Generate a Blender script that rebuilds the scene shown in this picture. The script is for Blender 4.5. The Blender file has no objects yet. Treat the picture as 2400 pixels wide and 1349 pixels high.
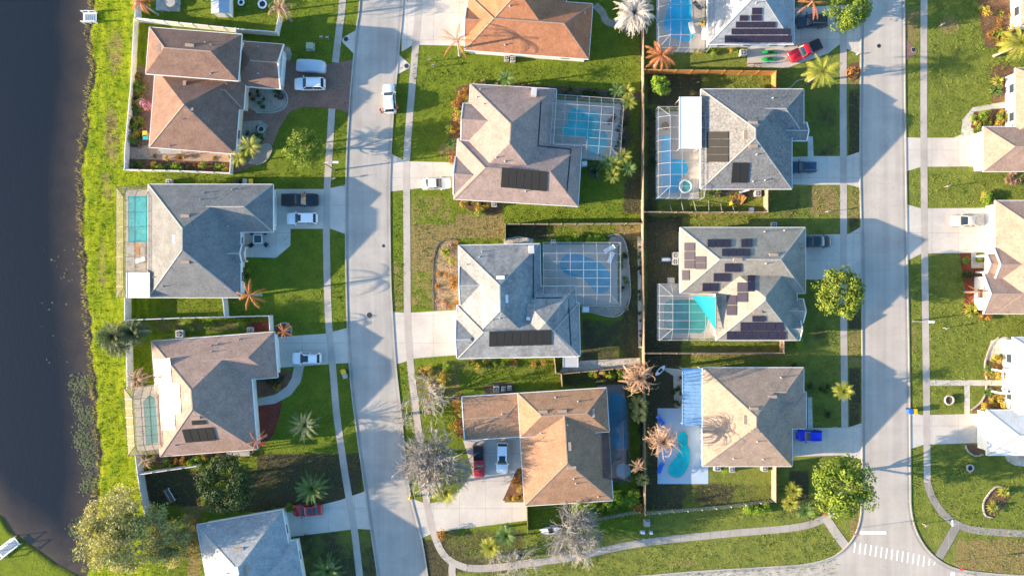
import bpy, math, random
import numpy as np
from mathutils import Vector, Matrix
random.seed(7)
S = bpy.context.scene
COL = S.collection
R = math.radians
CH = 108.0                                   # height of the camera above the ground, metres

# ---------------------------------------------------------------- camera
cam = bpy.data.cameras.new('camera'); cam_o = bpy.data.objects.new('camera', cam); COL.objects.link(cam_o)
cam_o.location = (0, 0, CH); cam_o.rotation_euler = (0, 0, 0)
cam.sensor_width = 36; cam.lens = 36*CH/160.0; cam.clip_end = 3000; cam.clip_start = 1
S.camera = cam_o
# ---------------------------------------------------------------- sky and sun
SUN_EL = 14.0; SUN_AZ = (-0.9912, -0.132)     # the sun stands in the west, a little south
w = bpy.data.worlds.new('World'); S.world = w; w.use_nodes = True
nt = w.node_tree; bg = nt.nodes['Background']
sky = nt.nodes.new('ShaderNodeTexSky'); sky.sky_type = 'NISHITA'; sky.sun_disc = False
sky.sun_elevation = R(SUN_EL); sky.sun_rotation = math.atan2(SUN_AZ[0], SUN_AZ[1])
hs = nt.nodes.new('ShaderNodeHueSaturation'); hs.inputs['Saturation'].default_value = 1.38
nt.links.new(sky.outputs[0], hs.inputs['Color']); nt.links.new(hs.outputs[0], bg.inputs[0]); bg.inputs[1].default_value = 0.146
sl = bpy.data.lights.new('sun', 'SUN'); so = bpy.data.objects.new('sun', sl); COL.objects.link(so)
sl.energy = 5.0; sl.angle = R(0.5); sl.color = (1.0, 0.79, 0.56)
d = Vector((-SUN_AZ[0]*math.cos(R(SUN_EL)), -SUN_AZ[1]*math.cos(R(SUN_EL)), -math.sin(R(SUN_EL))))
so.rotation_euler = d.to_track_quat('-Z', 'Y').to_euler()
S.view_settings.view_transform = 'Standard'; S.view_settings.look = 'None'
S.view_settings.exposure = 1.71; S.view_settings.gamma = 1.0

# ---------------------------------------------------------------- helpers
def W(px, py, h=0.0):
    """where a point of height h stands that is seen at this place of the survey picture"""
    k = (1-h/CH)/15.0
    return ((px-1200)*k, (674.5-py)*k, h)
def tag(o, label=None, cat=None, group=None, kind=None):
    if label: o['label'] = label
    if cat: o['category'] = cat
    if group: o['group'] = group
    if kind: o['kind'] = kind
    return o
def thing(name, label, cat, loc=(0, 0, 0), group=None):
    o = bpy.data.objects.new(name, None); COL.objects.link(o); o.location = loc
    o.empty_display_size = .3
    return tag(o, label, cat, group)
class MB:
    def __init__(s): s.v = []; s.f = []; s.m = []
    def add(s, vs, fs, m=0):
        n = len(s.v); s.v += [tuple(a) for a in vs]
        for f in fs: s.f.append(tuple(n+i for i in f)); s.m.append(m)
        return s
    def prism(s, pts, z0, z1, m=0, inset=0):
        n = len(pts)
        vs = [(p[0], p[1], z0) for p in pts]+[(p[0], p[1], z1) for p in pts]
        fs = [tuple(range(n, 2*n)), tuple(range(n-1, -1, -1))]+[(i, (i+1) % n, n+(i+1) % n, n+i) for i in range(n)]
        return s.add(vs, fs, m)
    def box(s, cx, cy, z0, z1, sx, sy, rot=0, m=0):
        c, q = math.cos(rot), math.sin(rot)
        return s.prism([(cx+x*c-y*q, cy+x*q+y*c) for x, y in ((-sx/2, -sy/2), (sx/2, -sy/2), (sx/2, sy/2), (-sx/2, sy/2))], z0, z1, m)
    def beam(s, p, q, wd, ht, m=0):
        p = Vector(p); q = Vector(q); t = (q-p).normalized()
        up = Vector((0, 0, 1)) if abs(t.z) < .95 else Vector((1, 0, 0))
        a = t.cross(up).normalized()*wd/2; b = a.cross(t).normalized()*ht/2
        vs = [p-a-b, p+a-b, p+a+b, p-a+b, q-a-b, q+a-b, q+a+b, q-a+b]
        return s.add(vs, [(0, 1, 2, 3), (7, 6, 5, 4), (0, 4, 5, 1), (1, 5, 6, 2), (2, 6, 7, 3), (3, 7, 4, 0)], m)
    def tube(s, pts, rad, n=6, m=0):
        pts = [Vector(p) for p in pts]; vs = []; fs = []
        for i, p in enumerate(pts):
            t = (pts[min(i+1, len(pts)-1)]-pts[max(i-1, 0)]).normalized()
            up = Vector((0, 0, 1)) if abs(t.z) < .9 else Vector((1, 0, 0))
            a = t.cross(up).normalized(); b = t.cross(a)
            for k in range(n):
                g = 2*math.pi*k/n; vs.append(p+(a*math.cos(g)+b*math.sin(g))*rad[i])
        for i in range(len(pts)-1):
            for k in range(n):
                fs.append((i*n+k, i*n+(k+1) % n, (i+1)*n+(k+1) % n, (i+1)*n+k))
        fs.append(tuple(range(n))); fs.append(tuple(len(pts)*n-1-k for k in range(n)))
        return s.add(vs, fs, m)
    def lathe(s, cx, cy, prof, n=16, m=0):
        vs = []; fs = []
        for r, z in prof:
            for k in range(n):
                g = 2*math.pi*k/n; vs.append((cx+r*math.cos(g), cy+r*math.sin(g), z))
        for i in range(len(prof)-1):
            for k in range(n): fs.append((i*n+k, i*n+(k+1) % n, (i+1)*n+(k+1) % n, (i+1)*n+k))
        fs.append(tuple(range(n-1, -1, -1))); fs.append(tuple((len(prof)-1)*n+k for k in range(n)))
        return s.add(vs, fs, m)
    def build(s, name, mats, parent=None, smooth=False, sharp=35):
        if not isinstance(mats, (list, tuple)): mats = [mats]
        if parent: o0 = tuple(wloc(parent))
        else:
            a = np.array(s.v); o0 = (a[:, 0].mean(), a[:, 1].mean(), a[:, 2].min())
        me = bpy.data.meshes.new(name)
        me.from_pydata([(x-o0[0], y-o0[1], z-o0[2]) for x, y, z in s.v], [], s.f)
        for m in mats: me.materials.append(m)
        if len(mats) > 1: me.polygons.foreach_set('material_index', s.m)
        if smooth:
            me.polygons.foreach_set('use_smooth', [True]*len(s.f))
            me.set_sharp_from_angle(angle=R(sharp))
        me.update()
        o = bpy.data.objects.new(name, me); COL.objects.link(o)
        if parent: o.parent = parent
        else: o.location = o0
        return o
def wloc(o):
    v = Vector(o.location)
    while o.parent: o = o.parent; v = v+o.location
    return v
def kids(o): return [c for c in ALLK.get(o.name, [])] if False else list(o.children)
def copy_thing(r, loc, rotz=0, sc=1.0, label=None, cat=None, group=None):
    c = r.copy(); COL.objects.link(c); c.location = loc; c.rotation_euler = (0, 0, rotz); c.scale = (sc, sc, sc)
    tag(c, label, cat, group)
    for ch in list(r.children):
        k = ch.copy(); COL.objects.link(k); k.parent = c
        for g in list(ch.children):
            q = g.copy(); COL.objects.link(q); q.parent = k
    return c
def spl(pts, n=5, closed=False):
    out = []; L = len(pts)
    rng = range(L) if closed else range(L-1)
    for i in rng:
        g = (lambda j: pts[j % L]) if closed else (lambda j: pts[max(0, min(L-1, j))])
        a, b, c, e = g(i-1), g(i), g(i+1), g(i+2)
        for k in range(n):
            t = k/n
            out.append(tuple(.5*((2*b[j])+(-a[j]+c[j])*t+(2*a[j]-5*b[j]+4*c[j]-e[j])*t*t+(-a[j]+3*b[j]-3*c[j]+e[j])*t**3) for j in (0, 1)))
    if not closed: out.append(tuple(pts[-1]))
    return out

# ---------------------------------------------------------------- materials
def _mat(name):
    m = bpy.data.materials.new(name); m.use_nodes = True
    t = m.node_tree; return m, t, t.nodes['Principled BSDF']
def _n(t, typ, **k):
    n = t.nodes.new(typ)
    for a, b in k.items(): setattr(n, a, b)
    return n
def _noise(t, pos, scale, detail=3, rough=.6, stretch=None):
    if stretch:
        mp = _n(t, 'ShaderNodeMapping'); mp.inputs['Scale'].default_value = stretch
        t.links.new(pos, mp.inputs[0]); pos = mp.outputs[0]
    n = _n(t, 'ShaderNodeTexNoise'); n.inputs['Scale'].default_value = scale
    n.inputs['Detail'].default_value = detail; n.inputs['Roughness'].default_value = rough
    t.links.new(pos, n.inputs['Vector']); return n.outputs[0]
def _range(t, v, a, b, c=0, e=1):
    n = _n(t, 'ShaderNodeMapRange'); n.inputs[1].default_value = a; n.inputs[2].default_value = b
    n.inputs[3].default_value = c; n.inputs[4].default_value = e
    t.links.new(v, n.inputs[0]); return n.outputs[0]
def _mix(t, f, a, b, mode='MIX'):
    n = _n(t, 'ShaderNodeMix', data_type='RGBA', blend_type=mode)
    if isinstance(f, (int, float)): n.inputs[0].default_value = f
    else: t.links.new(f, n.inputs[0])
    for s, x in ((6, a), (7, b)):
        if isinstance(x, tuple): n.inputs[s].default_value = (*x[:3], 1)
        else: t.links.new(x, n.inputs[s])
    return n.outputs[2]
def _bump(t, bs, h, strength, dist=.1):
    n = _n(t, 'ShaderNodeBump'); n.inputs['Strength'].default_value = strength; n.inputs['Distance'].default_value = dist
    t.links.new(h, n.inputs['Height']); t.links.new(n.outputs[0], bs.inputs['Normal'])
def _math(t, op, a, b):
    n = _n(t, 'ShaderNodeMath', operation=op)
    for i, x in enumerate((a, b)):
        if isinstance(x, (int, float)): n.inputs[i].default_value = x
        else: t.links.new(x, n.inputs[i])
    return n.outputs[0]
def plain(name, c, rough=.6, metal=0, spec=.5, coat=0, alpha=1, var=0, scale=4):
    m, t, b = _mat(name)
    b.inputs['Base Color'].default_value = (*c, 1); b.inputs['Roughness'].default_value = rough
    b.inputs['Metallic'].default_value = metal; b.inputs['Specular IOR Level'].default_value = spec
    b.inputs['Coat Weight'].default_value = coat; b.inputs['Alpha'].default_value = alpha
    if var:
        pos = _n(t, 'ShaderNodeNewGeometry').outputs['Position']
        f = _range(t, _noise(t, pos, scale, 4), .3, .7)
        t.links.new(_mix(t, f, tuple(x*(1-var) for x in c), tuple(min(1, x*(1+var)) for x in c)), b.inputs['Base Color'])
    return m
def rough_mat(name, c1, c2, scale=5, big=.25, bscale=.35, bump=.3, bumps=12, dist=.05, rough=.9, spec=.2, streak=None, detail=4):
    m, t, b = _mat(name); pos = _n(t, 'ShaderNodeNewGeometry').outputs['Position']
    f = _range(t, _noise(t, pos, scale, detail, .7), .3, .7)
    col = _mix(t, f, c1, c2)
    if big:
        g = _range(t, _noise(t, pos, bscale, 5, .6, streak), .25, .75, 1-big, 1+big)
        vm = _n(t, 'ShaderNodeVectorMath', operation='SCALE'); t.links.new(col, vm.inputs[0]); t.links.new(g, vm.inputs['Scale']); col = vm.outputs[0]
    t.links.new(col, b.inputs['Base Color'])
    b.inputs['Roughness'].default_value = rough; b.inputs['Specular IOR Level'].default_value = spec
    if bump: _bump(t, b, _noise(t, pos, bumps, 4, .7), bump, dist)
    return m
def concrete(name, c, jx=3.0, jy=3.0, joint=.03, crack=True, dark=.55, var=.12, stain=.25, lanes=False):
    m, t, b = _mat(name); pos = _n(t, 'ShaderNodeNewGeometry').outputs['Position']
    f = _range(t, _noise(t, pos, 9, 5, .75), .25, .75, 1-var, 1+var)
    g = _range(t, _noise(t, pos, .22, 6, .65), .3, .75, 1+stain*.35, 1-stain)
    sc = _math(t, 'MULTIPLY', f, g)
    if lanes: sc = _math(t, 'MULTIPLY', sc, _range(t, _noise(t, pos, 1.0, 4, .6, (.8, .03, 1)), .3, .7, .86, 1.08)); sc = _math(t, 'MULTIPLY', sc, _range(t, _noise(t, pos, 1.0, 3, .6, (.05, .5, 1)), .3, .7, .95, 1.04))
    if jx:
        sp = _n(t, 'ShaderNodeSeparateXYZ'); t.links.new(pos, sp.inputs[0])
        for i, j in ((0, jx), (1, jy)):
            if not j: continue
            a = _math(t, 'PINGPONG', sp.outputs[i], j/2)
            k = _range(t, a, joint*.4, joint, dark, 1)
            sc = _math(t, 'MULTIPLY', sc, k)
    if crack:
        v = _n(t, 'ShaderNodeTexVoronoi', feature='DISTANCE_TO_EDGE'); v.inputs['Scale'].default_value = .16
        wv = _n(t, 'ShaderNodeVectorMath', operation='ADD')
        nn = _n(t, 'ShaderNodeTexNoise'); nn.inputs['Scale'].default_value = .5; nn.inputs['Detail'].default_value = 5; t.links.new(pos, nn.inputs[0])
        ns = _n(t, 'ShaderNodeVectorMath', operation='SCALE'); ns.inputs['Scale'].default_value = 4; t.links.new(nn.outputs['Color'], ns.inputs[0])
        t.links.new(pos, wv.inputs[0]); t.links.new(ns.outputs[0], wv.inputs[1]); t.links.new(wv.outputs[0], v.inputs['Vector'])
        sc = _math(t, 'MULTIPLY', sc, _range(t, v.outputs['Distance'], .0005, .006, .8, 1))
    vm = _n(t, 'ShaderNodeVectorMath', operation='SCALE'); vm.inputs[0].default_value = c; t.links.new(sc, vm.inputs['Scale'])
    t.links.new(vm.outputs[0], b.inputs['Base Color']); b.inputs['Roughness'].default_value = .85; b.inputs['Specular IOR Level'].default_value = .25
    _bump(t, b, _noise(t, pos, 25, 3, .7), .12, .02)
    return m
def leafmat(name, c1, c2, scale=1.2, trans=.25):
    m, t, b = _mat(name); pos = _n(t, 'ShaderNodeNewGeometry').outputs['Position']
    f = _range(t, _noise(t, pos, scale, 5, .75), .3, .7)
    col = _mix(t, f, c1, c2); t.links.new(col, b.inputs['Base Color'])
    b.inputs['Roughness'].default_value = .6; b.inputs['Specular IOR Level'].default_value = .25
    if trans:
        tr = _n(t, 'ShaderNodeBsdfTranslucent'); t.links.new(col, tr.inputs[0])
        mx = _n(t, 'ShaderNodeMixShader'); mx.inputs[0].default_value = trans
        t.links.new(b.outputs[0], mx.inputs[1]); t.links.new(tr.outputs[0], mx.inputs[2])
        t.links.new(mx.outputs[0], t.nodes['Material Output'].inputs[0])
    return m
def screenmat(name, c, op):
    m, t, b = _mat(name)
    b.inputs['Base Color'].default_value = (*c, 1); b.inputs['Roughness'].default_value = .8
    tr = _n(t, 'ShaderNodeBsdfTransparent'); mx = _n(t, 'ShaderNodeMixShader'); mx.inputs[0].default_value = op
    t.links.new(tr.outputs[0], mx.inputs[1]); t.links.new(b.outputs[0], mx.inputs[2])
    t.links.new(mx.outputs[0], t.nodes['Material Output'].inputs[0])
    return m

M = {}
M['road'] = concrete('road_concrete', (.40, .375, .34), 0, 0, crack=True, var=.09, stain=.2, lanes=True)
M['road2'] = concrete('road_concrete_pale', (.45, .405, .355), 0, 0, crack=True, var=.09, stain=.16, lanes=True)
M['drive'] = concrete('driveway_concrete', (.53, .485, .43), 4.1, 4.3, .035, True, .6, .1, .25)
M['walk'] = concrete('sidewalk_concrete', (.43, .385, .34), 0, 1.55, .04, False, .62, .1, .28)
M['walkh'] = concrete('sidewalk_concrete_cross', (.37, .335, .295), 1.55, 0, .04, False, .62, .1, .3)
M['kerb'] = concrete('kerb_concrete', (.40, .37, .33), 0, 3.0, .03, False, .7, .12, .3)
M['gut'] = concrete('gutter_concrete', (.33, .31, .285), 0, 3.0, .03, False, .7, .12, .3)
M['walkd'] = concrete('old_sidewalk_concrete', (.27, .245, .22), 1.55, 0, .04, False, 1.5, .15, .3)
M['paver'] = rough_mat('brown_paver', (.17, .095, .07), (.27, .17, .13), 3.2, .2, .5, .4, 9)
M['deck'] = concrete('pool_deck_concrete', (.46, .42, .37), 0, 0, crack=False, var=.06, stain=.18)
M['deckwhite'] = concrete('shade_blue_pool_deck', (.38, .47, .56), 0, 0, crack=False, var=.04, stain=.08)  # white deck; the blue of its sky-lit shade is put into the colour
M['straw'] = rough_mat('straw_mulch', (.17, .11, .06), (.42, .31, .19), 3.5, .35, .8, .8, 8, .1)
M['sandy'] = rough_mat('sandy_pavers', (.30, .20, .14), (.46, .33, .24), 3.2, .2, .5, .4, 9)
M['pink'] = leafmat('pink_blossom', (.35, .10, .14), (.65, .32, .38), 2.5)
M['mulch'] = rough_mat('mulch', (.085, .045, .028), (.2, .11, .065), 4, .3, .6, .8, 8, .1)
M['mulchred'] = rough_mat('red_mulch', (.13, .028, .018), (.24, .06, .04), 4, .3, .6, .8, 8, .1)
M['gravel'] = rough_mat('gravel', (.22, .19, .15), (.42, .36, .30), 5, .25, .6, .8, 8, .1)
M['earth'] = rough_mat('bare_earth', (.06, .045, .032), (.13, .10, .07), 4, .3, .6, .5, 8, .1)
M['rock'] = rough_mat('garden_rock', (.35, .3, .25), (.6, .55, .48), 4, .3, .6, .8, 6, .1)
def shingle(name, c, v=.22):
    return rough_mat(name, tuple(x*(1-v) for x in c), tuple(min(1, x*(1+v)) for x in c), 3.2, .2, .7, .7, 4.5, .05, .92, .15)
M['sh_brown'] = shingle('brown_shingles', (.195, .125, .10))
M['sh_grey'] = shingle('grey_shingles', (.172, .177, .18))
M['sh_pink'] = shingle('pinkish_tan_shingles', (.30, .215, .18))
M['sh_pale'] = shingle('pale_shingles', (.30, .315, .33))
M['sh_orange'] = shingle('orange_tan_shingles', (.34, .155, .085))
M['sh_mauve'] = shingle('mauve_tan_shingles', (.30, .225, .20))
M['sh_worn'] = rough_mat('weathered_grey_shingles', (.165, .172, .18), (.30, .305, .305), 2.2, .36, .5, .5, 5, .05, .92, .15, streak=(1, .3, 1))
M['sh_ochre'] = shingle('ochre_tan_shingles', (.31, .185, .115))
M['sh_speck'] = shingle('speckled_grey_shingles', (.172, .174, .177), .45)
M['sh_khaki'] = shingle('khaki_grey_shingles', (.25, .235, .205), .2)
M['sh_tan'] = shingle('tan_shingles', (.31, .235, .185))
M['sh_rose'] = shingle('rose_tan_shingles', (.33, .23, .18))
M['sh_white'] = shingle('pale_grey_shingles', (.56, .56, .55), .1)
M['cap'] = plain('ridge_cap', (.31, .235, .19), .9, var=.15)
M['capg'] = plain('grey_ridge_cap', (.36, .36, .34), .9, var=.15)
M['trim'] = plain('white_trim', (.75, .75, .74), .5, var=.05)
M['wallw'] = rough_mat('white_stucco', (.68, .67, .64), (.78, .77, .74), 6, .06, .5, .2, 20, .02, .9)
M['wallc'] = rough_mat('cream_stucco', (.60, .53, .42), (.68, .61, .50), 6, .06, .5, .2, 20, .02, .9)
M['wallg'] = rough_mat('grey_stucco', (.42, .43, .44), (.5, .5, .5), 6, .06, .5, .2, 20, .02, .9)
M['glass'] = plain('window_glass', (.03, .045, .06), .06, spec=.8)
M['solar'] = plain('solar_cells', (.028, .022, .04), .38, spec=.35, var=.2, scale=2)
M['solarb'] = plain('black_heater_panel', (.02, .019, .018), .6, spec=.3, var=.3, scale=6)
M['glare'] = plain('sun_glare_panel', (.60, .57, .55), .3, spec=1.0, coat=1, var=.15, scale=1)  # pale base colour stands in for low-sun glare on the solar panels
M['metalw'] = plain('white_metal', (.78, .8, .82), .45, var=.05)
M['awn'] = plain('shade_blue_awning_metal', (.20, .36, .54), .5, var=.15, scale=2)  # white metal awning, painted with the blue of its shade under open sky
M['alu'] = plain('white_aluminium', (.40, .41, .42), .5)
M['bronze'] = plain('bronze_aluminium', (.06, .05, .045), .4)
M['scl'] = screenmat('light_insect_screen', (.20, .20, .19), .13)
M['scd'] = screenmat('dark_insect_screen', (.02, .025, .04), .45)
M['scm'] = screenmat('brown_insect_screen', (.36, .31, .24), .22)
M['sct'] = screenmat('tan_insect_screen', (.45, .38, .28), .30)
M['pool'] = plain('pool_water', (.015, .42, .46), .05, spec=.5, var=.32, scale=.22)
M['poolg'] = plain('green_pool_water', (.03, .25, .25), .05, spec=.5, var=.32, scale=.22)
M['poolb'] = plain('blue_pool_water', (.005, .42, .66), .05, spec=.5, var=.32, scale=.22)
M['poolp'] = plain('pale_pool_water', (.03, .30, .42), .05, spec=.5, var=.32, scale=.22)
M['vinyl'] = plain('white_vinyl', (.68, .68, .67), .5, var=.06)
M['wood'] = rough_mat('weathered_fence_wood', (.22, .15, .10), (.42, .31, .22), 5, .25, .7, .5, 14, .03)
M['woodo'] = rough_mat('orange_fence_wood', (.36, .15, .04), (.52, .26, .09), 5, .2, .7, .5, 14, .03)
M['woodg'] = rough_mat('grey_picket_wood', (.25, .24, .22), (.45, .43, .39), 5, .2, .7, .5, 14, .03)
M['bark'] = rough_mat('bark', (.10, .075, .055), (.24, .19, .15), 5, .2, .7, .8, 10, .05)
M['barkg'] = rough_mat('grey_bark', (.24, .22, .20), (.47, .44, .41), 5, .2, .7, .5, 10, .03)
M['barkp'] = rough_mat('palm_bark', (.16, .13, .10), (.38, .33, .27), 5, .2, .7, .8, 6, .05)
M['leaf1'] = leafmat('broad_leaf', (.035, .10, .012), (.27, .34, .04), .9)
M['leaf2'] = leafmat('magnolia_leaf', (.035, .085, .012), (.29, .35, .04), .9)
M['leaf3'] = leafmat('dark_evergreen_leaf', (.015, .04, .014), (.07, .11, .03), 1.2)
M['leafl'] = leafmat('lime_leaf', (.12, .25, .02), (.33, .45, .05), 1.2)
M['willow'] = leafmat('olive_willow_leaf', (.21, .21, .06), (.54, .50, .19), .5)
M['pgreen'] = leafmat('palm_leaf', (.05, .14, .03), (.22, .30, .09), 1.0)
M['pyel'] = leafmat('yellowing_palm_leaf', (.18, .24, .03), (.50, .46, .08), .7)
M['pdark'] = leafmat('dark_palm_leaf', (.03, .06, .025), (.15, .18, .08), 1.0)
M['psago'] = leafmat('grey_green_frond', (.07, .12, .04), (.32, .36, .20), 1.2)
M['pdead'] = leafmat('dead_orange_frond', (.30, .085, .025), (.62, .26, .11), .8)
M['ptan'] = leafmat('dead_tan_frond', (.24, .13, .08), (.62, .43, .29), .9)
M['pwhite'] = leafmat('silver_frond', (.42, .38, .35), (.72, .68, .64), .9)
M['dry'] = leafmat('dry_orange_leaf', (.22, .09, .02), (.55, .30, .08), 1.1)
M['gold'] = leafmat('golden_leaf', (.28, .20, .03), (.62, .46, .08), 1.1)
M['rubber'] = plain('tyre_rubber', (.02, .02, .02), .8)
M['carglass'] = plain('car_glass', (.02, .03, .04), .05, spec=.9)
M['chrome'] = plain('silver_metal', (.5, .5, .5), .3, metal=.8)
M['lamp'] = plain('clear_lens', (.6, .6, .58), .2)
M['red'] = plain('red_lens', (.35, .02, .02), .3)
M['black'] = plain('black_plastic', (.02, .02, .022), .6)
M['acbox'] = plain('beige_metal_casing', (.42, .41, .38), .6)
M['grey'] = plain('grey_metal', (.3, .31, .32), .5, var=.1)
M['yellow'] = plain('yellow_plastic', (.65, .42, .01), .5)
M['bluep'] = plain('blue_plastic', (.02, .12, .5), .5)
M['paint'] = plain('road_paint', (.78, .77, .75), .7, var=.12, scale=6)
M['green'] = plain('green_plastic', (.01, .30, .08), .4)
M['teal'] = plain('teal_shade_cloth', (.01, .33, .38), .8, var=.1)
M['skin'] = plain('skin', (.45, .27, .19), .6)
M['hair'] = plain('hair', (.04, .025, .015), .6)
M['rosy'] = plain('rosy_cotton', (.62, .10, .12), .8, var=.2, scale=8)
M['denim'] = plain('dark_denim', (.05, .06, .09), .9)
M['cloth'] = plain('pale_cloth', (.6, .66, .72), .8, var=.05)
M['rust'] = plain('rust_brown', (.22, .09, .04), .8, var=.3)

# ---------------------------------------------------------------- ground, lake
SH = [(215, -400), (215, 0), (207, 60), (214, 110), (218, 170), (206, 235), (203, 300), (195, 340), (190, 400), (190, 500), (195, 600), (200, 680),
      (207, 760), (215, 850), (222, 930), (226, 1000), (232, 1060), (232, 1110), (225, 1160), (215, 1230), (208, 1300), (196, 1349), (150, 1500), (100, 1700)]
PEN = [(-9000, 700), (-900, 900), (-300, 1130), (0, 1205), (22, 1240), (50, 1262), (90, 1288), (130, 1318), (180, 1345), (260, 1420), (600, 1700), (30000, 30000)]
def axis(a, b, st, far):
    core = np.arange(a, b+.001, st)
    out = np.array([far, far*.6, far*.36, far*.22]); lo = -out; hi = out
    return np.concatenate([lo[lo < a-5], core, np.sort(hi[hi > b+5])])
xs = axis(-96, 96, .32, 1500.); ys = axis(-58, 58, .32, 1500.)
X, Y = np.meshgrid(xs, ys); PX = X*15+1200; PY = 674.5-Y*15
shx = np.interp(PY, [p[1] for p in SH], [p[0] for p in SH]); pny = np.interp(PX, [p[0] for p in PEN], [p[1] for p in PEN])
shx = shx+3*np.sin(PY/23.)+2*np.sin(PY/7.3)
T = np.minimum(shx-PX, (pny-PY)*.8)
tt = np.clip((T+14)/44, 0, 1); Z = -1.2*tt*tt*(3-2*tt)
def soft_rect(x0, y0, x1, y1, s):
    return np.clip(np.minimum(np.minimum(PX-x0, x1-PX), np.minimum(PY-y0, y1-PY))/s+.5, 0, 1)
def blob(x, y, rx, ry): return np.clip(1.6-1.6*np.sqrt(((PX-x)/rx)**2+((PY-y)/ry)**2), 0, 1)
lime = np.clip(1-(PX-330)/60, 0, 1)*np.clip(np.maximum((PX-185)/12, (1180-PY)/20), 0.12, 1)
olive = np.clip((PX-1490)/30, 0, 1)*.75; olive = np.where(PX > 2135, .6, olive); olive = np.maximum(olive, np.clip((PY-1240)/25, 0, 1)*np.clip((PX-640)/40, 0, 1)*.9)
dry = np.zeros_like(PX); dirt = np.zeros_like(PX)
for a in [(962, 522, 1072, 640, 14, .75), (962, 640, 1020, 720, 14, .5), (1068, 500, 1182, 560, 10, .8), (1440, 526, 1508, 565, 12, .8), (1280, 526, 1440, 560, 14, .4),
          (1895, 436, 1966, 505, 12, .75), (1988, 440, 2016, 515, 8, .6), (1988, 770, 2018, 860, 8, .55), (2240, 1262, 2420, 1360, 22, .9), (1050, 840, 1290, 880, 16, .35),
          (970, 860, 1080, 930, 18, .6), (918, 610, 945, 730, 10, .5), (1620, 815, 1830, 838, 8, .7), (1600, 503, 1800, 530, 6, .35), (440, 1180, 470, 1349, 10, 1.0), (420, 1180, 640, 1200, 8, .6),
          (960, 455, 1060, 520, 18, .45), (1990, 165, 2016, 210, 8, .6), (1990, 1100, 2020, 1270, 10, .6), (1560, 1100, 1800, 1160, 14, .25), (2120, 20, 2155, 100, 8, .7),
          (2120, 760, 2150, 830, 8, .5), (310, 752, 640, 775, 6, .6)]:
    dry = np.maximum(dry, soft_rect(*a[:5])*a[5])
for b in [(270, 120, 34, 80, .62), (262, 320, 30, 120, .60), (250, 440, 24, 70, .5), (240, 620, 20, 120, .5), (1040, 355, 25, 30, .6), (2225, 60, 40, 30, .8), (440, 120, 20, 20, .3),
          (2240, 1190, 30, 30, .4), (2225, 1210, 25, 25, .3), (1600, 1320, 60, 20, .4), (1350, 1330, 70, 15, .3), (1730, 1300, 60, 12, .4), (2300, 440, 60, 20, .3)]:
    dry = np.maximum(dry, blob(*b[:4])*b[4])
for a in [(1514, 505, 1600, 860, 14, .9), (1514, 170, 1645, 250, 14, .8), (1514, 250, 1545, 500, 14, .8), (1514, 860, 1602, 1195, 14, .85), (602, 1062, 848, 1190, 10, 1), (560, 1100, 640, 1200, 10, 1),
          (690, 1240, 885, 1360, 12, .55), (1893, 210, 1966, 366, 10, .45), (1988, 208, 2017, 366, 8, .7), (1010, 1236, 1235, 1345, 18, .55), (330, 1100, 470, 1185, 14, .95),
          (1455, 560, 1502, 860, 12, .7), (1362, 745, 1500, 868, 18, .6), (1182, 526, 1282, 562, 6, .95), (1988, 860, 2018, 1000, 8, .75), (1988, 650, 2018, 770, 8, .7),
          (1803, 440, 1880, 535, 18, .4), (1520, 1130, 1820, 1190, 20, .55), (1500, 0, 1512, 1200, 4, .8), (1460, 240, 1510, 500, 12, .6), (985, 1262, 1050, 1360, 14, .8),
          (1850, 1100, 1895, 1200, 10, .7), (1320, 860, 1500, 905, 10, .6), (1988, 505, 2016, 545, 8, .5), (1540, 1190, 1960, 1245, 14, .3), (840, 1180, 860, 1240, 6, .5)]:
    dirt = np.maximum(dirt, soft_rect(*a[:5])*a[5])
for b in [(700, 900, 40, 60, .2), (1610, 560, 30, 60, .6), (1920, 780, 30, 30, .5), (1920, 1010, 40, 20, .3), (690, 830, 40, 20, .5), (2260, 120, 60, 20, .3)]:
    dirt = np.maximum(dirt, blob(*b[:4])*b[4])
mud = np.clip(1-np.abs(T-2)/11, 0, 1)+np.clip(T/10, 0, 1); mud = np.clip(mud, 0, 1)
nx, ny = len(xs), len(ys)
def grid_mesh(name, X, Y, Z, atts):
    me = bpy.data.meshes.new(name); ny, nx = X.shape; n = nx*ny
    me.vertices.add(n); me.vertices.foreach_set('co', np.stack([X, Y, Z], -1).astype(np.float32).ravel())
    idx = np.arange(n).reshape(ny, nx)
    q = np.stack([idx[:-1, :-1], idx[:-1, 1:], idx[1:, 1:], idx[1:, :-1]], -1).reshape(-1, 4)
    me.loops.add(q.size); me.loops.foreach_set('vertex_index', q.ravel().astype(np.int32))
    me.polygons.add(len(q)); me.polygons.foreach_set('loop_start', (np.arange(len(q))*4).astype(np.int32))
    for k, a in atts.items():
        at = me.attributes.new(k, 'FLOAT', 'POINT'); at.data.foreach_set('value', a.astype(np.float32).ravel())
    me.update(calc_edges=True)
    o = bpy.data.objects.new(name, me); COL.objects.link(o); return o
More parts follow.
